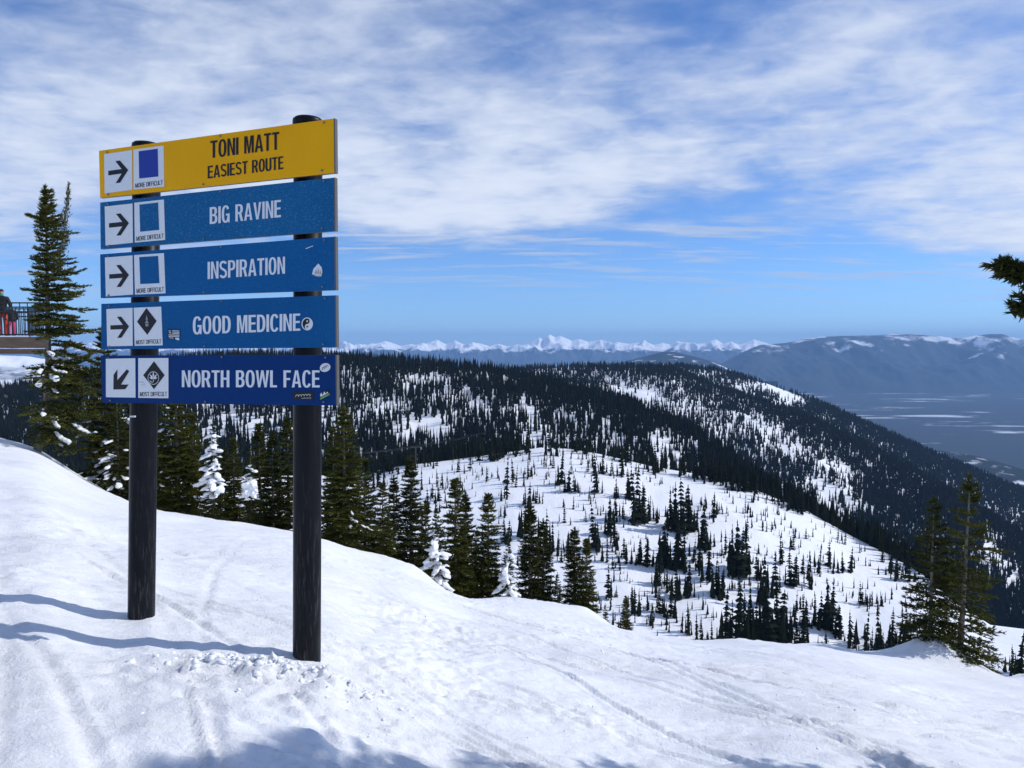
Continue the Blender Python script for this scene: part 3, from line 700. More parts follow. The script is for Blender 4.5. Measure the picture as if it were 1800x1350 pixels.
# ------------------------------------------------------------------ fir trees
def blades(P, Dv, Ln, Wd, jit=.5, r=None):
    """needle blades: one thin triangle per root point P along direction Dv"""
    r = r or rng
    n = len(P)
    R_ = r.normal(size=(n, 3)); D2 = Dv + jit * R_; D2 /= np.linalg.norm(D2, axis=1)[:, None] + 1e-9
    S = np.cross(D2, r.normal(size=(n, 3))); S /= np.linalg.norm(S, axis=1)[:, None] + 1e-9
    Ln = np.asarray(Ln).reshape(-1, 1) * np.ones((n, 1)); Wd = np.asarray(Wd).reshape(-1, 1) * np.ones((n, 1))
    V = np.empty((n, 3, 3)); V[:, 0] = P - S * Wd * .5; V[:, 1] = P + S * Wd * .5; V[:, 2] = P + D2 * Ln
    return V.reshape(-1, 3)
def fir(h, seed, width=.17, z0=.04, whorl=.16, ndl=.045, nw=.012, dens=1.0, lean=(0, 0), bare=0.0, sparse=0.0, tips=None, side=None, curve=None, top_bare=.0, prune=None):
    """returns (trunk mesh arrays, branch mesh arrays, crown V) around the origin, height h"""
    r = np.random.default_rng(seed)
    def axis(z):
        s = z / h
        x = lean[0] * s; y = lean[1] * s
        if curve: x += curve[0] * np.interp(s, *curve[1])
        return np.array([x, y, z])
    zs = np.linspace(-.5, h, 16); tr = .0135 * h + .012
    trunk = tube_vf([axis(z) if z > 0 else axis(0) + np.array([0, 0, z]) for z in zs], [max(tr * (1 - max(z, 0) / h) ** .85, .008) for z in zs], 9)
    BV, BF, NV = [], [], []
    z = z0 * h
    def twig(P, Dv, l):
        nn = max(3, int(l / .012 * dens)); f = np.sort(r.random(nn)) ** .9
        pts = P + Dv * (f * l)[:, None]
        ang = r.random(nn) * 2 * np.pi
        a = np.cross(Dv, [0, 0, 1.0]); a /= np.linalg.norm(a) + 1e-9; b = np.cross(a, Dv)
        out = np.cos(ang)[:, None] * a + (np.abs(np.sin(ang)) * .8 - .15)[:, None] * b
        NV.append(blades(pts, Dv * .75 + out * .8, ndl * (.7 + .5 * r.random(nn)), nw * (.8 + .6 * r.random(nn)), .22, r))
    while z < h * .985:
        s = z / h
        prof = (1 - s) ** .78 * (.55 + .45 * min(1, s / .12))
        if s > 1 - top_bare: prof *= .55
        nb = int(r.integers(5, 8)) if s < .9 else int(r.integers(3, 6))
        a0 = r.random() * 6.28
        for k in range(nb):
            if r.random() < sparse: continue
            az = a0 + 6.283 * k / nb + r.normal() * .22
            if prune and s < prune and math.cos(az) < .3: continue
            lb = h * width * prof * (.72 + .5 * r.random()) + .05
            if side is not None: lb *= 1 + side[1] * math.cos(az - side[0])
            if r.random() < .07: lb *= 1.35
            el = .55 * s - .12 + r.normal() * .10 - .12 * (1 - s)
            p = axis(z + r.normal() * .02)
            d = np.array([math.cos(az) * math.cos(el), math.sin(az) * math.cos(el), math.sin(el)])
            nseg = max(3, int(lb / .10)); seg = lb / nseg; pts = [p]
            for q in range(nseg):
                d = d + np.array([0, 0, -.06 if q < nseg * .55 else .09]) * (1.2 - s) + r.normal(size=3) * .035; d /= np.linalg.norm(d)
                pts.append(pts[-1] + d * seg)
                fr_ = (q + 1) / nseg
                if fr_ < bare: continue
                side_l = (.42 * lb * (1 - fr_) ** .7 + .05) * (.75 + .5 * r.random())
                lat = np.cross(d, [0, 0, 1.0]); lat /= np.linalg.norm(lat) + 1e-9
                for sg in (-1, 1):
                    dv = d * .62 + lat * sg * .78 + np.array([0, 0, r.normal() * .12 - .05]); dv /= np.linalg.norm(dv)
                    twig(pts[-1], dv, side_l)
                twig(pts[-2], d, seg * 1.05)
            twig(pts[-1], d, .06 + .05 * lb)
            rb = .006 + .010 * lb
            v, f = tube_vf(pts, [rb * (1 - .85 * i / nseg) for i in range(nseg + 1)], 4, False)
            o = len(BV); BV += v; BF += [tuple(o + i for i in q) for q in f]
        z += whorl * (.75 + .5 * r.random()) * (1.0 if s < .85 else .6)
    # leader
    for q in range(int(10 * dens) + 6):
        twig(axis(h * (.93 + .07 * r.random())), np.array([r.normal() * .25, r.normal() * .25, 1.0]) / 1.05, .10)
    NV = np.concatenate(NV)
    return trunk, (BV, BF), NV
def fir_meshes(key, **kw):
    tr, br, nv = fir(**kw)
    mt = bpy.data.meshes.new('trunk'); o = len(tr[0])
    mt.from_pydata([tuple(v) for v in tr[0]] + [tuple(v) for v in br[0]], [], list(tr[1]) + [tuple(o + i for i in f) for f in br[1]])
    mt.materials.append(M['bark'])
    for p in mt.polygons: p.use_smooth = True
    mc = mesh_np('crown', nv, np.arange(len(nv)).reshape(-1, 3), [M[kw_mat.get(key, 'needle')]], smooth=False)
    return mt, mc
kw_mat = {}
FIR = {}
def variants():
    FIR['a'] = fir_meshes('a', h=6.0, seed=1, width=.17, dens=.95, ndl=.10, nw=.036, whorl=.20)
    FIR['b'] = fir_meshes('b', h=6.0, seed=2, width=.135, dens=.95, ndl=.10, nw=.036, whorl=.20, sparse=.08)
    kw_mat.update(c='needle2', d='needle2')
    FIR['c'] = fir_meshes('c', h=6.0, seed=3, width=.155, dens=.95, ndl=.10, nw=.036, whorl=.21, sparse=.15, top_bare=.15)
    FIR['d'] = fir_meshes('d', h=6.0, seed=4, width=.105, dens=1.0, ndl=.10, nw=.036, whorl=.19, sparse=.06)
variants()
def place_fir(kind, p, h, label, group=None, rz=0.0, sxy=1.0, name='fir_tree'):
    s = h / 6.0
    r = empty(name, p); r.scale = (s * sxy, s * sxy, s); r.rotation_euler = (0, 0, rz)
    tag(r, label, 'fir tree', group)
    link('trunk', FIR[kind][0], (0, 0, 0), r); link('crown', FIR[kind][1], (0, 0, 0), r)
    return r
def ico(sub=2):
    import bmesh
    bm = bmesh.new(); bmesh.ops.create_icosphere(bm, subdivisions=sub, radius=1)
    v = np.array([x.co[:] for x in bm.verts]); f = np.array([[q.index for q in p.verts] for p in bm.faces]); bm.free(); return v, f
ICO2 = ico(2)
def snow_load(o, tm, nc, per, zr, size, seed, nc2=None, right=False):
    """snow plastered on the boughs: pads laid on sampled bough points in a few patches, fused"""
    r = np.random.default_rng(seed); nc = nc2 or nc
    P = np.empty(len(tm.vertices) * 3, np.float32); tm.vertices.foreach_get('co', P); P = P.reshape(-1, 3)
    P = P[9 * 16:]; h = P[:, 2].max(); s_ = float(o.scale.z); sxy = float(o.scale.x)
    rz = o.rotation_euler.z; wy = P[:, 0] * math.sin(rz) + P[:, 1] * math.cos(rz); wx = P[:, 0] * math.cos(rz) - P[:, 1] * math.sin(rz)
    ok = (P[:, 2] > zr[0] * h) & (P[:, 2] < zr[1] * h) & (wy < .12)
    if right: ok &= wx > .0
    P = P[ok]
    if len(P) < 10: return
    W0 = np.hypot(P[:, 0], P[:, 1]) ** 1.2 + 1e-4; W0 /= W0.sum()
    Vs, Fs = [], []
    for c in range(nc):
        q0 = P[r.choice(len(P), p=W0)]; d = np.linalg.norm((P - q0) * np.array([1, 1, .7]) * s_, axis=1)
        cand = P[d < r.uniform(.16, .40)]
        wr = np.hypot(cand[:, 0], cand[:, 1]) ** 1.5 + 1e-4; wr /= wr.sum()
        for k in range(per):
            q = cand[r.choice(len(cand), p=wr)]; a = r.uniform(*size) * np.array([r.uniform(1.0, 1.9), r.uniform(.6, 1.1), r.uniform(.28, .55)]) * .66
            v = ICO2[0].copy(); g = seed * 3.1 + k * 7.7 + c
            v = v * (1 + .8 * fbm(v[:, 0] * 1.3 + g + v[:, 2] * .7, v[:, 1] * 1.3 + v[:, 2] * 1.1 + g, 3, 77, gain=.6))[:, None] * a
            th = math.atan2(q[1], q[0]); dp = -.35 + r.normal() * .15
            v[:, 2] += v[:, 0] * dp; ca, sa = math.cos(th), math.sin(th)
            v = np.stack([v[:, 0] * ca - v[:, 1] * sa, v[:, 0] * sa + v[:, 1] * ca, v[:, 2]], -1)
            v = v / np.array([sxy, sxy, s_]) + q + np.array([0, 0, .03 / s_])
            Fs.append(ICO2[1] + sum(len(x) for x in Vs)); Vs.append(v)
    me = mesh_np('snow_load', np.concatenate(Vs), np.concatenate(Fs), [M['clump']])
    to = bpy.data.objects.new('tmp', me); COL.objects.link(to)
    rm = to.modifiers.new('r', 'REMESH'); rm.mode = 'VOXEL'; rm.voxel_size = .022 / s_; rm.use_smooth_shade = True
    sm = to.modifiers.new('s', 'SMOOTH'); sm.iterations = 1; sm.factor = .5
    me = bpy.data.meshes.new_from_object(to.evaluated_get(bpy.context.evaluated_depsgraph_get())); me.name = 'snow_load'
    bpy.data.objects.remove(to)
    if not me.materials: me.materials.append(M['clump'])
    x = link('snow_load', me, (0, 0, 0), o); x['kind'] = 'stuff'; return x

# big leaning fir at the left edge
LF_Y = 18.0
pb = at(63, 765, LF_Y); pb.z = gz(pb.x, pb.y) - .05
ptop = at(90, 332, LF_Y)
H_L = ptop.z - pb.z
FIR['left'] = fir_meshes('left', h=H_L, seed=11, width=.142, z0=.06, whorl=.115, sparse=.14, prune=.46, ndl=.085, nw=.028, dens=1.0, lean=(0.06, 0), side=(0.0, .55), curve=(.36, ([0, .08, .16, .35, 1], [0, .45, .75, .95, 1.0])), top_bare=.10)
lt = empty('fir_tree', pb); tag(lt, 'tall ragged fir with a pale leaning trunk on the left snow edge', 'fir tree')
link('trunk', FIR['left'][0], (0, 0, 0), lt); link('crown', FIR['left'][1], (0, 0, 0), lt)
lt['label'] = 'tall ragged fir with pale leaning trunk, beside the railed deck'
# second leader and bare side branch
for (pts, nm) in [([at(100, 480, LF_Y), at(114, 400, LF_Y), at(121, 322, LF_Y)], 'second_leader'), ([at(96, 398, LF_Y), at(75, 386, LF_Y), at(47, 377, LF_Y)], 'side_branch')]:
    V, Fc = tube_vf(pts, [.022, .014, .006], 6)
    o_ = part(nm, V, Fc, M['bark'], lt, True)
    Pp = []
    a_, b_, c_ = [np.array(p) for p in pts]
    f_ = rng.random(600); seg = np.where(f_[:, None] < .5, a_ + (b_ - a_) * (f_[:, None] * 2), b_ + (c_ - b_) * (f_[:, None] * 2 - 1))
    seg = seg + rng.normal(size=seg.shape) * np.array([.07, .07, .03]) * (1.15 - f_)[:, None]
    dr = (c_ - a_) / np.linalg.norm(c_ - a_)
    nv = blades(seg, np.tile(dr, (600, 1)) + rng.normal(size=(600, 3)) * .6, .085, .024, .3)
    nv = nv - np.array(pb)
    link('needles', mesh_np('needles', nv, np.arange(len(nv)).reshape(-1, 3), [M['needle']], smooth=False), (0, 0, 0), o_)
snow_load(lt, FIR['left'][0], .02, 26, (.03, .42), (.05, .12), 3, 9, right=True)

# firs along the edge of the slope: (px, top y, distance, kind, width factor, label)
EDGE = [
 (182, 575, 19.5, 'a', .95, 'dense olive fir touching the leaning trunk, half behind the sign panels'),
 (205, 690, 18.0, 'c', 1.1, 'dark fir just left of the left sign post'),
 (308, 640, 18.5, 'a', 1.15, 'broad green fir just right of the left sign post'),
 (338, 730, 20.5, 'b', 1.1, 'thin dark fir behind the broad green fir by the left post'),
 (374, 742, 18.2, 'c', .85, 'snow plastered fir with bare pale trunk between the posts'),
 (410, 770, 19.5, 'b', 1.2, 'olive fir between the two snow plastered firs'),
 (440, 792, 18.6, 'c', .8, 'small fir capped with one round snow lump between the posts'),
 (478, 760, 21.0, 'd', 1.3, 'slim dark fir left of the right sign post'),
 (505, 735, 22.5, 'b', 1.2, 'dark fir half hidden by the right sign post'),
 (604, 715, 19.0, 'a', 1.2, 'tall full fir just right of the right sign post'),
 (585, 745, 21.0, 'c', 1.0, 'dark fir touching the right sign post on its right'),
 (672, 850, 19.5, 'b', 1.25, 'low green fir right of the tall full fir'),
 (692, 838, 22.0, 'd', 1.2, 'dark fir behind the low green fir'),
 (722, 806, 21.0, 'd', 1.45, 'slender tall fir left of the snow draped fir'),
 (768, 890, 19.2, 'c', 1.0, 'fir draped in a thick leaning slab of snow'),
 (800, 842, 21.5, 'b', 1.3, 'tall dark fir right of the snow draped fir'),
 (818, 868, 23.0, 'd', 1.2, 'dark fir behind and right of the snow draped fir'),
 (858, 868, 22.0, 'b', 1.2, 'isolated dark spire fir standing mid edge'),
 (893, 950, 20.5, 'c', .95, 'short fir with snow packed on its left side'),
 (932, 888, 22.0, 'd', 1.35, 'left fir of the dark pair above the snow edge'),
 (955, 915, 22.4, 'd', 1.3, 'right fir of the dark pair above the snow edge'),
 (980, 1008, 20.5, 'c', 1.0, 'little fir crouching between two dark pairs'),
 (1010, 930, 22.5, 'd', 1.4, 'left fir of the rightmost dark pair on the edge'),
 (1031, 948, 22.0, 'b', 1.1, 'right fir of the rightmost dark pair on the edge'),
 (1064, 1062, 21.0, 'c', .9, 'low fir tuft between the dark pair and the last edge fir'),
 (232, 700, 21.0, 'b', 1.2, 'dark fir hidden mostly behind the left sign post'),
 (275, 720, 22.5, 'c', 1.2, 'dark fir close behind the left post, right of it'),
 (395, 790, 22.5, 'd', 1.3, 'dark spire behind the snow plastered firs'),
 (455, 745, 23.5, 'b', 1.2, 'tall dark fir behind the round snow lump'),
 (640, 800, 23.0, 'c', 1.2, 'dark fir between the tall full fir and the low green fir'),
 (748, 880, 23.5, 'a', .8, 'dark fir close behind the slab of snow'),
 (838, 930, 24.0, 'c', 1.0, 'shorter dark fir left of the isolated spire'),
 (1100, 1048, 21.5, 'a', 1.0, 'last small fir at the right end of the edge row'),
]
edge_obj = []
for i, (px, ty, Y, kd, sw, lab) in enumerate(EDGE):
    u, D = pix(px, ty); X = u * Y; zb = gz(X, Y) - .1; h = EYE - D * Y - zb
    edge_obj.append(place_fir(kd, (X, Y, zb), h, lab, 'firs along the edge of the slope', random.random() * 6.28, sw))
for (idx, nc, per, zr, sz, sd) in [(4, 11, 14, (.30, .95), (.05, .15), 5), (6, 7, 14, (.45, .97), (.05, .16), 8), (14, 11, 18, (.15, .92), (.06, .17), 11), (18, 8, 14, (.08, .90), (.05, .15), 14),
                               (19, 3, 14, (.05, .30), (.08, .16), 17), (23, 3, 14, (.05, .25), (.08, .16), 20), (8, 3, 10, (.1, .35), (.06, .16), 23), (1, 7, 8, (.10, .65), (.05, .13), 26), (0, 7, 10, (.06, .5), (.06, .15), 29), (2, 5, 7, (.1, .7), (.05, .12), 32), (9, 4, 7, (.1, .6), (.05, .10), 35), (12, 3, 7, (.1, .6), (.05, .10), 38), (16, 3, 7, (.1, .6), (.05, .10), 39)]:
    o = edge_obj[idx]; snow_load(o, FIR[EDGE[idx][3]][0], nc, per, zr, sz, sd)

# twin firs on the right mound
kw_mat.update(tw1='needle2')
FIR['tw1'] = fir_meshes('tw1', h=3.6, seed=31, width=.20, z0=.05, whorl=.16, ndl=.075, nw=.022, dens=1.1, sparse=.12, top_bare=.14)
FIR['tw2'] = fir_meshes('tw2', h=3.6, seed=36, width=.21, z0=.03, whorl=.18, ndl=.075, nw=.022, dens=1.1, sparse=.16, bare=.15, lean=(.10, 0), top_bare=.14)
for (px, ty, by, Y, k, lab) in [(1638, 880, 1150, 13.7, 'tw1', 'shorter left fir of the twin firs on the right snow mound'), (1690, 842, 1172, 13.4, 'tw2', 'taller right fir of the twin firs, with pale bare trunk')]:
    u, D = pix(px, ty); ub, Db = pix(px - 4, by)
    zb = EYE - Db * Y - .12; h = EYE - D * Y - zb
    r_ = empty('fir_tree', (ub * Y, Y, zb)); s_ = h / 3.6; r_.scale = (s_, s_, s_); tag(r_, lab, 'fir tree', 'twin firs on the mound')
    link('trunk', FIR[k][0], (0, 0, 0), r_); link('crown', FIR[k][1], (0, 0, 0), r_)

# firs just outside the right of the frame: one reaches a branch into view, both shade the foreground
bx_ = Vector((4.65, 3.50, 0)); bx_.z = gz(4.65, 3.50) - .1
ft = empty('fir_tree', bx_); tag(ft, 'dark fir at the right frame edge, only branch tips in view', 'fir tree')
_t = fir(h=6.0, seed=44, width=.30, z0=.46, side=(0.0, .33), whorl=.16, dens=.9, ndl=.09, nw=.032)
part('trunk', [Vector(v) + bx_ for v in _t[0][0]], _t[0][1], M['bark'], ft, True)
link('crown', mesh_np('crown', _t[2], np.arange(len(_t[2])).reshape(-1, 3), [M['needle2']], smooth=False), (0, 0, 0), ft)
rb_ = np.random.default_rng(5)
def bough(tip, z_root, nsub, seed, spread):
    r = np.random.default_rng(seed); root_ = np.array(bx_ + Vector((0, 0, z_root))); tip = np.array(tip)
    NVs = []; pts = [root_ + (tip - root_) * f + np.array([0, 0, -.10 * math.sin(f * 3.1)]) for f in np.linspace(0, 1, 9)]
    V, Fc = tube_vf(pts, [.03 * (1 - .85 * i / 8) for i in range(9)], 6)
    for k in range(nsub):
        f = r.random() ** .45; p = root_ + (tip - root_) * f + np.array([0, 0, -.10 * math.sin(f * 3.1)])
        d = (tip - root_) / np.linalg.norm(tip - root_) * .8 + r.normal(size=3) * spread; d /= np.linalg.norm(d); l_ = .04 + .08 * r.random()
        n_ = 46; g = r.random(n_); NVs.append(blades(p + d * (g * l_)[:, None], np.tile(d, (n_, 1)) * .8 + r.normal(size=(n_, 3)) * .45, .045, .016, .2, r))
    return V, Fc, np.concatenate(NVs)
for (px, py, zr, ns, sp, sd) in [(1766, 463, 3.05, 120, .34, 1), (1792, 538, 2.72, 60, .30, 2), (1778, 480, 3.0, 130, .42, 3), (1798, 521, 2.8, 30, .25, 4)]:
    V, Fc, nv = bough(at(px + 4, py, 3.7), zr, ns, sd, sp)
    b_ = part('branch', V, Fc, M['bark'], ft, True)
    link('needles', mesh_np('needles', nv - np.array(bx_), np.arange(len(nv)).reshape(-1, 3), [M['needle2']], smooth=False), (0, 0, 0), b_)

# ------------------------------------------------------------------ firs on the open bowl
def spire(seed, tall=1.0, nwh=15):
    """unit-height subalpine fir: drooping boughs as bent kites round a thin stem"""
    r = np.random.default_rng(seed); V, Fc = [], []; wid = r.uniform(.085, .135); pw = r.uniform(.5, 1.0); bx, bz = r.normal() * .012, r.uniform(.9, 1.1)
    def tri(*p):
        b = len(V); V.extend(p); Fc.append((b, b + 1, b + 2))
    for k in range(6):
        a, b = k * 1.0472, (k + 1) * 1.0472
        tri((.014 * math.cos(a), .014 * math.sin(a), -.12), (.014 * math.cos(b), .014 * math.sin(b), -.12), (0, 0, .9))
    for w in range(nwh):
        s = (w + r.random() * .5) / nwh; z = .06 + .90 * s
        R_ = (wid * (1 - s) ** pw + .012) * (.6 + .75 * r.random()); nb = int(r.integers(5, 10)) if s < .7 else 6
        a0 = r.random() * 6.28
        for k in range(nb):
            a = a0 + 6.283 * k / nb + r.normal() * .15; l_ = R_ * (.45 + .8 * r.random()) * (1 + .35 * math.cos(a - bx * 200)); c, s_ = math.cos(a), math.sin(a)
            dz = -.030 - .02 * r.random(); wv = l_ * .48
            tip = (c * l_, s_ * l_, z + dz); root_ = (0, 0, z + .022)
            m1 = (c * l_ * .55 - s_ * wv, s_ * l_ * .55 + c * wv, z + dz * .5 - .012); m2 = (c * l_ * .55 + s_ * wv, s_ * l_ * .55 - c * wv, z + dz * .5 - .012)
            ridge = (c * l_ * .6, s_ * l_ * .6, z + dz * .35 + .010)
            tri(root_, m1, ridge); tri(root_, ridge, m2); tri(ridge, m1, tip); tri(ridge, tip, m2)
    tri((.012, 0, .93), (-.006, .010, .93), (0, 0, 1.0)); tri((-.006, .010, .93), (-.006, -.010, .93), (0, 0, 1.0))
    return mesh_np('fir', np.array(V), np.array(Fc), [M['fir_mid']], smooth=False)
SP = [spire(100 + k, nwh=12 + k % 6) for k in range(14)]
C7 = [(320,495,130),(285,450,70),(370,415,70),(735,418,70),(800,412,75),(885,470,60),(945,455,55),(990,555,170),(1040,500,90),(1025,480,100),(1110,355,55),(1235,400,70),(1278,480,150),(1250,490,60),(1330,430,60),(1105,450,70),(1320,520,90),(1300,525,80),(1345,525,70),(1115,600,100),(1090,590,80),(1150,585,70),(1210,440,40),(1190,395,60),(1420,420,90),(1465,530,170),(1500,430,100),(1540,440,90),(1600,440,110),(1570,560,90),(1630,560,110),(1670,690,230),(1715,690,150),(1745,680,100),(1770,670,80),(1535,690,100),(1605,665,80),(1425,570,60),(1570,640,90),(1295,690,90),(1345,615,55),(1410,680,55),(1450,830,190),(1560,815,130),(1530,750,150),(980,790,100),(1005,800,100),(1085,910,100),(1090,740,150),(1120,770,180),(1200,850,180),(1235,850,130),(1265,830,80),(1310,860,80),(1280,895,60),(1520,900,130),(1550,930,60),(1590,940,50),(1690,905,100),(1730,915,120),(1610,870,80),(1625,905,90),(1625,995,45),(1530,1090,140),(1570,1080,50),(1650,1120,80),(1690,1165,90),(1665,1165,110),(1735,1140,55),(1760,1220,70),(1790,1025,110),(1775,1020,80),(575,630,100),(635,570,80),(600,560,60),(655,510,70),(545,510,70),(625,480,60),(680,480,50),(750,490,50)]
C8 = [(10,270,100),(40,385,200),(80,385,140),(110,375,90),(45,165,50),(200,400,140),(225,420,170),(250,430,190),(285,420,160),(320,420,90),(345,500,170),(355,520,120),(280,330,90),(165,590,170),(185,590,150),(215,590,180),(240,590,200),(265,600,180),(310,560,80),(330,600,120),(375,640,150),(65,570,90),(95,580,100),(140,660,90),(155,670,80),(190,700,90),(225,720,130),(290,720,130),(405,710,150),(435,720,110),(400,360,90),(420,340,40),(360,310,50),(480,600,160),(500,620,190),(525,600,150),(545,590,130),(450,530,90),(545,460,90),(590,640,110),(540,340,60),(660,415,30),(700,570,100),(755,505,70),(815,455,40),(875,595,90),(920,580,95),(978,610,80),(1018,605,90),(740,670,125),(765,670,110),(830,675,110),(640,700,110),(680,710,150),(695,700,90),(480,690,50),(515,690,60),(560,665,50),(800,610,70),(1058,520,50),(1060,750,80),(1085,755,60),(1155,760,55),(990,480,50),(960,460,40),(800,350,70),(710,315,50),(580,280,50),(480,240,90),(510,240,80),(545,240,80),(590,245,60),(690,290,60),(745,290,50),(765,290,50),(1225,640,100),(1195,600,80),(1160,560,60),(1280,650,100),(285,880,110),(320,915,100),(340,920,90),(390,920,80),(450,925,190),(480,925,150),(510,925,220),(535,925,170),(560,925,200),(590,925,160),(620,925,220),(650,930,200),(680,925,190),(710,920,180),(740,930,120),(775,940,140),(800,940,130),(820,945,100),(630,760,180),(770,790,80),(800,850,120),(815,850,100),(860,850,120),(880,860,130),(910,870,180),(940,800,130),(950,890,100),(970,900,110),(1010,940,130),(1035,950,90),(1085,980,150),(1110,985,100),(1145,990,180),(1160,990,90),(1205,930,130),(1190,950,90),(1235,930,110),(1265,940,130),(1300,870,70),(1330,850,60),(150,790,90),(200,810,110),(115,850,70),(30,790,90),(60,795,60),(395,815,40),(905,930,50),(730,730,30),(1745,1060,100),(1780,1060,150),(1790,1065,100)]
spots = [(560 + x / 3, 690 + y / 3, h / 3) for x, y, h in C7] + [(1100 + x / 2.571, 770 + y / 2.571, h / 2.571) for x, y, h in C8]
# dark firs crowding the crest of the bowl
rc = np.random.default_rng(77)
for k in range(62):
    px = rc.uniform(620, 1420); cy = np.interp(px, [560, 640, 700, 800, 880, 950, 1000, 1060, 1150, 1250, 1330, 1420], [836, 832, 820, 808, 797, 787, 789, 799, 821, 838, 862, 900])
    if 930 < px < 1010 and rc.random() < .7: continue
    spots.append((px, cy + rc.uniform(1, 9), rc.uniform(22, 46)))
ROWS = [(812, 'on the crest'), (850, 'just below the crest'), (900, 'on the upper part'), (965, 'half way down'), (1050, 'on the lower part'), (9999, 'at the foot')]
COLS = [(700, 'far left'), (880, 'left flank'), (1010, 'middle left'), (1140, 'centre'), (1240, 'dark central column'), (1340, 'middle right'), (1480, 'right flank'), (9999, 'far right')]
cells = {}
for i, (px, py, hp) in enumerate(spots):
    x, y, z = bowl.hit(px, py); h = max(hp, 12) / F * y * 1.38
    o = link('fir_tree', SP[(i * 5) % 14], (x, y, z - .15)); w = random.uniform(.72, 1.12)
    o.scale = (h * w, h * w, h); o.rotation_euler = (random.gauss(0, .035), random.gauss(0, .035), random.random() * 6.28)
    key = (next(n for v, n in ROWS if py < v), next(n for v, n in COLS if px < v))
    cells.setdefault(key, []).append((px, py, hp, o))
ORD = ['', 'second ', 'third ', 'fourth ', 'fifth ', 'sixth ', 'seventh ', 'eighth ', 'ninth ', 'tenth ']
for (rw, cl), items in cells.items():
    left = list(items); where = f'{rw} of the snowy bowl, {cl}'
    if len(items) == 1: tag(items[0][3], f'lone dark fir {where}', 'fir tree', 'firs on the open bowl'); continue
    for od in ORD:
        for word, key in (('tallest', lambda a: -a[2]), ('leftmost', lambda a: a[0]), ('rightmost', lambda a: -a[0])):
            if not left: break
            best = sorted(items, key=key)[min(ORD.index(od), len(items) - 1)]
            if best not in left: continue
            wd = f'{od}tallest fir' if word == 'tallest' else (f'{word} fir' if not od else f'{od}fir from the {word[:-4]}')
            tag(best[3], f'{wd} {where}', 'fir tree', 'firs on the open bowl'); left.remove(best)
    for a in left: tag(a[3], f'dark fir {where}', 'fir tree', 'firs on the open bowl')

# ------------------------------------------------------------------ massed forest and saplings
def forest(name, items, m, label, seed, sides=5):
    """items: arrays x,y,z,h,r -> one mesh of two-tier jagged spires"""
    x, y, z, h, rr = items; n = len(x); r = np.random.default_rng(seed)
    rings = [(.02, 1.0, .58), (.34, .74, .82), (.62, .44, 1.0)]
    Vs, Fs = [], []; base = 0
    for (zb, rf, zt) in rings:
        ang = (np.arange(sides) * 2 * np.pi / sides)[None, :] + r.random((n, 1)) * 6.28
        rad = (rr * rf)[:, None] * (.65 + .7 * r.random((n, sides)))
        zz = (z + h * zb)[:, None] + (h * .07)[:, None] * r.normal(size=(n, sides))
        ring = np.stack([x[:, None] + rad * np.cos(ang), y[:, None] + rad * np.sin(ang), zz], -1)
        apex = np.stack([x, y, z + h * zt], -1)[:, None, :]
        V = np.concatenate([ring, apex], 1); Vs.append(V.reshape(-1, 3))
        i = np.arange(n)[:, None] * (sides + 1) + base
        k = np.arange(sides)[None, :]
        Fs.append(np.stack([i + k, i + (k + 1) % sides, np.broadcast_to(i + sides, (n, sides))], -1).reshape(-1, 3)); base += n * (sides + 1)
    me = mesh_np(name, np.concatenate(Vs), np.concatenate(Fs), [m], smooth=False)
    o = link(name, me); tag(o, label, 'forest', None, 'stuff'); return o
def scatter(hill, n, u0, u1, dens, hmin, hmax, wr, seed, vpow=1.0, vmax=1.06):
    r = np.random.default_rng(seed)
    u = r.uniform(u0, u1, n); v = r.random(n) ** vpow * vmax
    X, Y, Z = hill.z(u, v); px, py = topix(X, Y, Z)
    keep = r.random(n) < dens(px, py, X, Y, r)
    X, Y, Z = X[keep], Y[keep], Z[keep]; h = r.uniform(hmin, hmax, len(X)) * (.75 + .5 * r.random(len(X)))
    return X, Y, Z - .3, h, h * wr * (.75 + .5 * r.random(len(X)))
def blob(px, py, cx, cy, rx, ry): return np.exp(-(((px - cx) / rx) ** 2 + ((py - cy) / ry) ** 2))
def sstep(a, b, x): t_ = np.clip((x - a) / (b - a), 0, 1); return t_ * t_ * (3 - 2 * t_)
def densA(px, py, X, Y, r):
    crest = np.interp(px, [0, 590, 740, 860, 950, 1050, 1150, 1220, 1280, 1330], [690, 631, 642, 653, 672, 696, 727, 764, 804, 850])
    below = py - crest
    d = .12 + .5 * np.exp(-below / 16) + .60 * sstep(-.26, .16, fbm(X * .0075, Y * .0045, 4, 101, gain=.6)) + .3 * fbm(X * .03, Y * .012, 2, 107)
    d = d - .42 * sstep(880, 1120, px) * sstep(25, 70, below) - .20 * blob(px, py, 900, 735, 180, 22)
    d = d + .6 * sstep(768, 790, py) * (px < 900)
    return np.clip(d, .05, 1)
def densB(px, py, X, Y, r):
    d = .42 + .7 * sstep(-.46, -.10, fbm(X * .004, Y * .0028, 4, 111, gain=.6))
    d = d - .95 * blob(px, py, 1110, 690, 95, 22) - .75 * blob(px, py, 1190, 720, 80, 22) - .95 * blob(px, py, 1440, 850, 55, 32) - .6 * blob(px, py, 1300, 745, 70, 25) - .5 * blob(px, py, 1250, 780, 50, 25)
    d = d - 1.0 * blob(px, py, 1740, 965, 35, 45) - .9 * blob(px, py, 1640, 850, 22, 10) - .8 * blob(px, py, 1780, 1010, 40, 30) - .6 * blob(px, py, 1600, 935, 40, 12) - .5 * blob(px, py, 1350, 800, 40, 18)
    return np.clip(d, .03, 1)
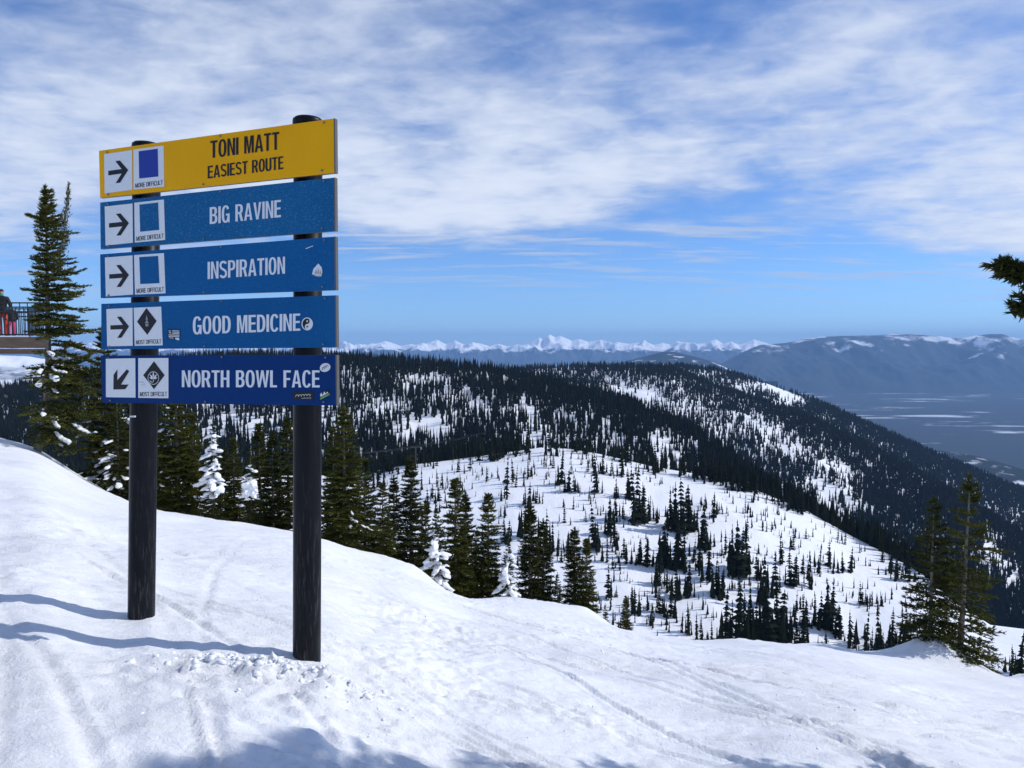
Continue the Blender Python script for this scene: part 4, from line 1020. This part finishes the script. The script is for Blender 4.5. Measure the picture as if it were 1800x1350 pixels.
def densC(px, py, X, Y, r):
    d = .55 + .6 * sstep(-.45, -.1, fbm(X * .0035, Y * .0025, 4, 121, gain=.6))
    d = d - 1.0 * blob(px, py, 1240, 658, 50, 9) - 1.0 * blob(px, py, 1320, 680, 60, 14) - .95 * blob(px, py, 1390, 705, 45, 16) - .6 * blob(px, py, 1440, 735, 30, 10) - .7 * blob(px, py, 1560, 785, 25, 6)
    return np.clip(d, .03, 1)
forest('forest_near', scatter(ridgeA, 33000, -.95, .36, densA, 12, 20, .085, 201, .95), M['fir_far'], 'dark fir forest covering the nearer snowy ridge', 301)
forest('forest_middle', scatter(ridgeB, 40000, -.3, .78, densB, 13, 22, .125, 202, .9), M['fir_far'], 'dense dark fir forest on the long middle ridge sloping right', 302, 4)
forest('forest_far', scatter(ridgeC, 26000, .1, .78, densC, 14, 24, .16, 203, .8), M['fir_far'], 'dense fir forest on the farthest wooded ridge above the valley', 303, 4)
def densS(px, py, X, Y, r):
    d = .25 + 1.2 * fbm(X * .035, Y * .035, 4, 131)
    return np.clip(d, .0, 1) * (px < 1620)
xs, ys, zs_, hs, rs = scatter(bowl, 3600, -.25, .56, densS, 1.4, 5.2, .10, 204, 1.0, 1.0)
cr = np.random.default_rng(55); cx_, cy_, cz_, ch_ = [], [], [], []
for (px, py, hp) in spots:
    for k in range(int(cr.integers(2, 7))):
        q = bowl.hit(px + cr.normal() * 8, py + cr.normal() * 3.5); cx_.append(q[0]); cy_.append(q[1]); cz_.append(q[2]); ch_.append(max(hp, 12) / F * q[1] * cr.uniform(.25, .95))
cx_, cy_, cz_, ch_ = map(np.array, (cx_, cy_, cz_, ch_))
xs, ys, zs_, hs, rs = [np.concatenate(p) for p in ((xs, cx_), (ys, cy_), (zs_, cz_ - .3), (hs, ch_), (rs, ch_ * cr.uniform(.07, .13, len(ch_))))]
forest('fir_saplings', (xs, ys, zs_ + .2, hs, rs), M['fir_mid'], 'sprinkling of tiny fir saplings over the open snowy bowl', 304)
# timber on the hidden side of the bowl crest
def densK(px, py, X, Y, r): return (px < 900) * .9 + (px > 1250) * (px < 1680) * .8 + .25
xs, ys, zs_, hs, rs = scatter(bowl, 2600, -.9, .62, densK, 9, 15, .10, 205, .02, 1.0)
vv = np.random.default_rng(9).uniform(1.005, 1.20, len(xs)); X2, Y2, Z2 = bowl.z(xs / ys, vv)
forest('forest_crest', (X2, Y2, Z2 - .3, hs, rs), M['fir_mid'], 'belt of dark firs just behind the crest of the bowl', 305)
# wood left of the sign, between the near slope and the ridge
vv = np.random.default_rng(10).uniform(.05, .6, 900); uu = np.random.default_rng(11).uniform(-.95, -.3, 900)
X2, Y2, Z2 = ridgeA.z(uu, vv)
forest('forest_left', (X2, Y2, Z2 - .3, np.random.default_rng(12).uniform(14, 24, 900), np.random.default_rng(13).uniform(1.4, 2.4, 900)), M['fir_far'], 'dark firs down the valley left of the sign', 306)

# ------------------------------------------------------------------ crumbs of churned snow
ch = np.random.default_rng(61); I1 = ico(1); cx_, cy_, cr_ = [], [], []
for (x0, y0, sx, sy, n, r0, r1) in [(-1.40, 4.05, .26, .08, 190, .006, .026), (-.98, 4.12, .20, .07, 110, .005, .018), (-1.0, 3.8, .45, .16, 60, .003, .010), (-.5, 6.5, 2.5, 1.5, 160, .004, .011), (1.5, 5.0, 2.5, 1.2, 120, .003, .010)]:
    cx_ += list(ch.normal(x0, sx, n)); cy_ += list(ch.normal(y0, sy, n)); cr_ += list(r0 + (r1 - r0) * ch.random(n) ** 2.2)
cz_ = ground(np.array(cx_), np.array(cy_)); Vs, Fs = [], []
for k in range(len(cx_)):
    v = I1[0] * (1 + .35 * ch.normal(size=(len(I1[0]), 1))) * cr_[k] * np.array([ch.uniform(.8, 1.5), ch.uniform(.8, 1.3), ch.uniform(.6, 1.0)])
    Vs.append(v + np.array([cx_[k], cy_[k], cz_[k] + cr_[k] * .05])); Fs.append(I1[1] + k * len(v))
tag(link('snow_crumbs', mesh_np('snow_crumbs', np.concatenate(Vs), np.concatenate(Fs), [M['clump']])), 'crumbs of churned snow around the right sign post', 'snow', None, 'stuff')

# ------------------------------------------------------------------ chairlift tower
M['steel'] = mat('lift_steel', (.07, .075, .08), .5, .4, .5)
tx, ty, tz = bowl.hit(731, 828)
lt_ = empty('chairlift_tower', (tx, ty, tz)); tag(lt_, 'thin dark chairlift tower on the left of the bowl crest', 'lift tower')
V, Fc = tube_vf([(tx, ty, tz - .5), (tx, ty, tz + 14)], [.38, .28], 10); part('mast', V, Fc, M['steel'], lt_)
V, Fc = box_vf((tx, ty, tz + 14), (2.8, .6, 0), (-.03, .15, 0), (0, 0, .18)); part('crossarm', V, Fc, M['steel'], lt_)
for s_ in (-1, 1):
    V, Fc = box_vf((tx + s_ * 2.7, ty + s_ * .6, tz + 14.3), (.25, -.9, 0), (.12, .03, 0), (0, 0, .14)); part('sheave', V, Fc, M['steel'], lt_)
    A_ = Vector((tx + s_ * 2.7, ty + s_ * .6, tz + 14.5))
    Bq = at(900, 742, 1000); Cq = at(560, 800, 330)
    pts = [Cq + Vector((s_ * 2.7, 0, 0))] + [Cq.lerp(A_, f) + Vector((s_ * 2.7 * (1 - f), 0, -4 * f * (1 - f))) for f in (.25, .5, .75)] + [A_] + [A_.lerp(Bq, f) + Vector((0, 0, -14 * f * (1 - f))) for f in (.25, .5, .75, 1)]
    V, Fc = tube_vf(pts, .05, 5); part('haul_cable', V, Fc, M['steel'], lt_)

# ------------------------------------------------------------------ railed deck and people
M['wood'] = mat('deck_timber', (.17, .11, .075), .8, .2)
t = NT(M['wood']); t.col(t.ramp(t.noise(6, 6, .65, (.4, 3, 8)), [(.3, (.10, .065, .045)), (.7, (.25, .175, .125))])); t.bump(t.noise(12, 5, .6, (.3, 3, 9)), .4, .01)
M['rail'] = mat('rail_black', (.018, .018, .022), .45, .4)
DY = 22.5
d0 = at(83, 592, DY); d1 = at(-260, 596, DY)                  # front edge of the deck floor, right and left end
dx_ = (d1 - d0); dx_.z = 0; dl = dx_.length; dn_ = dx_.normalized(); db = Vector((-dn_.y, dn_.x, 0))
if db.y < 0: db = -db
fz = d0.z
dk = empty('viewing_deck', (d0.x, d0.y, fz)); tag(dk, 'raised timber deck with black metal railing at the left frame edge', 'deck')
SK = .80
def dbox(name, a, b, z0, z1, thick, m, dep=0.0, par=None):
    a = max(a, a * .5 + SK * dep) if dep > .2 else a
    c = d0 + dn_ * ((a + b) / 2) + db * dep; c.z = fz + (z0 + z1) / 2
    V, Fc = box_vf(c, dn_ * ((b - a) / 2), db * (thick / 2), (0, 0, (z1 - z0) / 2)); return part(name, V, Fc, m, par or dk)
dbox('fascia_board', 0, dl, -.345, -.012, .06, M['wood'], .03)
dbox('fascia_board', -.0, dl, -.52, -.365, .05, M['wood'], .10)
for k in range(26):
    dbox('deck_plank', .004, dl - .004, -.045, -.006 - .002 * (k % 2), .135, M['wood'], .13 + k * .142)
dbox('snow_strip', .55, dl - .3, -.0055, .03, .05, M['clump'], .01)
def rbar(name, a, w, z0, z1, dep):
    c = d0 + dn_ * a + db * dep; c.z = fz + (z0 + z1) / 2
    V, Fc = box_vf(c, dn_ * w, db * w, (0, 0, (z1 - z0) / 2)); return part(name, V, Fc, M['rail'], dk)
for dep, nm in ((.07, 'front'), (3.5, 'rear')):
    for z in (1.03, .90, .76, .07): dbox('rail', .02, dl, z - .02, z + .02, .04, M['rail'], dep)
    nbal = 44
    for k in range(nbal):
        a = .03 + k * .118 + (SK * dep if dep > 1 else 0)
        if a > dl: break
        if k % 14 == 0: rbar('rail_post', a, .03, 0, 1.05, dep)
        else: rbar('baluster', a, .0095, .07, 1.03 if k % 2 else .90, dep)
for s_ in range(14):                                             # end railing
    c = d0 + dn_ * (.05 + SK * (.32 + s_ * .235)) + db * (.32 + s_ * .235); V, Fc = box_vf(c + Vector((0, 0, .55)), dn_ * .0095, db * .0095, (0, 0, .48)); part('baluster', V, Fc, M['rail'], dk)
c = d0 + dn_ * (.05 + SK * 1.78) + db * 1.78
V, Fc = box_vf(c + Vector((0, 0, 1.03)), dn_ * .02, (db + dn_ * SK) * 1.65, (0, 0, .02)); part('rail', V, Fc, M['rail'], dk)
for a in (2.6, 5.2):
    for dep in (.2, 3.3):
        c = d0 + dn_ * (a + SK * dep) + db * dep; V, Fc = box_vf(c + Vector((0, 0, -2.0)), dn_ * .09, db * .09, (0, 0, 1.5)); part('support_post', V, Fc, M['wood'], dk)

M['jacket'] = mat('jacket_black', (.016, .017, .020), .7); M['pants'] = mat('trousers_orange', (.62, .065, .02), .7)
M['pink'] = mat('trousers_pink', (.55, .06, .17), .7); M['skin'] = mat('skin', (.48, .28, .20), .55); M['cap'] = mat('hat_dark', (.05, .012, .014), .8); M['band'] = mat('band_green', (.05, .30, .17), .6); M['boot'] = mat('boot', (.03, .03, .03), .6)
def person(p, h, face, trouser, label):
    """standing figure, hands in jacket pockets; one continuous skinned body"""
    k = h / 1.75
    J = {'pel': (0, 0, .95, .15, .11), 'wst': (0, .0, 1.10, .145, .11), 'chs': (0, .01, 1.33, .175, .12), 'nkb': (0, .0, 1.47, .085, .075), 'nek': (0, -.01, 1.53, .055, .06), 'hd1': (0, -.02, 1.60, .075, .09), 'hd2': (0, -.02, 1.69, .078, .095), 'hd3': (0, -.015, 1.745, .045, .055)}
    E2 = [('pel', 'wst'), ('wst', 'chs'), ('chs', 'nkb'), ('nkb', 'nek'), ('nek', 'hd1'), ('hd1', 'hd2'), ('hd2', 'hd3')]
    for s, n_ in ((-1, 'l'), (1, 'r')):
        J.update({'sh' + n_: (s * .19, .01, 1.41, .075, .075), 'el' + n_: (s * .29, .04, 1.13, .058, .058), 'wr' + n_: (s * .24, -.09, .96, .048, .048), 'hn' + n_: (s * .18, -.11, .93, .045, .045),
                  'hp' + n_: (s * .095, 0, .88, .10, .10), 'kn' + n_: (s * .11, -.015, .49, .075, .078), 'an' + n_: (s * .115, .02, .10, .065, .065), 'ft' + n_: (s * .13, -.15, .05, .05, .045)})
        E2 += [('chs', 'sh' + n_), ('sh' + n_, 'el' + n_), ('el' + n_, 'wr' + n_), ('wr' + n_, 'hn' + n_), ('pel', 'hp' + n_), ('hp' + n_, 'kn' + n_), ('kn' + n_, 'an' + n_), ('an' + n_, 'ft' + n_)]
    ks = list(J); c, s = math.cos(face), math.sin(face)
    vs = [((J[q][0] * c - J[q][1] * s) * k, (J[q][0] * s + J[q][1] * c) * k, J[q][2] * k) for q in ks]
    me = bpy.data.meshes.new('person'); me.from_pydata(vs, [(ks.index(a), ks.index(b)) for a, b in E2], [])
    o = bpy.data.objects.new('tmp', me); COL.objects.link(o)
    md = o.modifiers.new('s', 'SKIN'); o.modifiers.new('d', 'SUBSURF').levels = 2
    sv = me.skin_vertices[0].data
    for i, q in enumerate(ks): sv[i].radius = (J[q][3] * k, J[q][4] * k); sv[i].use_root = (q == 'pel')
    dg = bpy.context.evaluated_depsgraph_get(); m2 = bpy.data.meshes.new_from_object(o.evaluated_get(dg)); bpy.data.objects.remove(o)
    m2.name = 'person'; m2.materials.clear()
    for q in (M['jacket'], trouser, M['skin'], M['cap'], M['boot'], M['band']): m2.materials.append(q)
    for f in m2.polygons:
        z = f.center.z / k; f.use_smooth = True
        f.material_index = 4 if z < .16 else 1 if z < .86 else 0 if z < 1.50 else 5 if z < 1.585 else 2 if z < 1.64 else 3
    b = link('person', m2, p); tag(b, label, 'person', 'people on the deck'); return b
pa = at(5, 600, 25.8); pa.z = fz
person(pa, 1.72, math.pi + .3, M['pants'], 'person in black jacket and orange red trousers on the deck')
pb2 = at(21, 600, 25.0); pb2.z = fz
person(pb2, 1.12, .6, M['pink'], 'small person in pink trousers behind the deck railing')

# ------------------------------------------------------------------ haze
hz = bpy.data.materials.new('haze'); hz.use_nodes = True
hn = hz.node_tree; hn.nodes.clear()
ho = hn.nodes.new('ShaderNodeOutputMaterial'); hv = hn.nodes.new('ShaderNodeVolumePrincipled')
hv.inputs['Color'].default_value = (.34, .60, 1.0, 1); hv.inputs['Density'].default_value = 2.6e-5; hv.inputs['Anisotropy'].default_value = 0.0
hn.links.new(hv.outputs[0], ho.inputs['Volume'])
V, Fc = box_vf((0, 27000, -150), (66000, 0, 0), (0, 38000, 0), (0, 0, 1350))
hm = bpy.data.meshes.new('haze'); hm.from_pydata([tuple(v) for v in V], [], Fc); hm.materials.append(hz)
h_ = link('haze', hm); tag(h_, 'thin blue haze over the valley and mountains', 'haze', None, 'stuff')
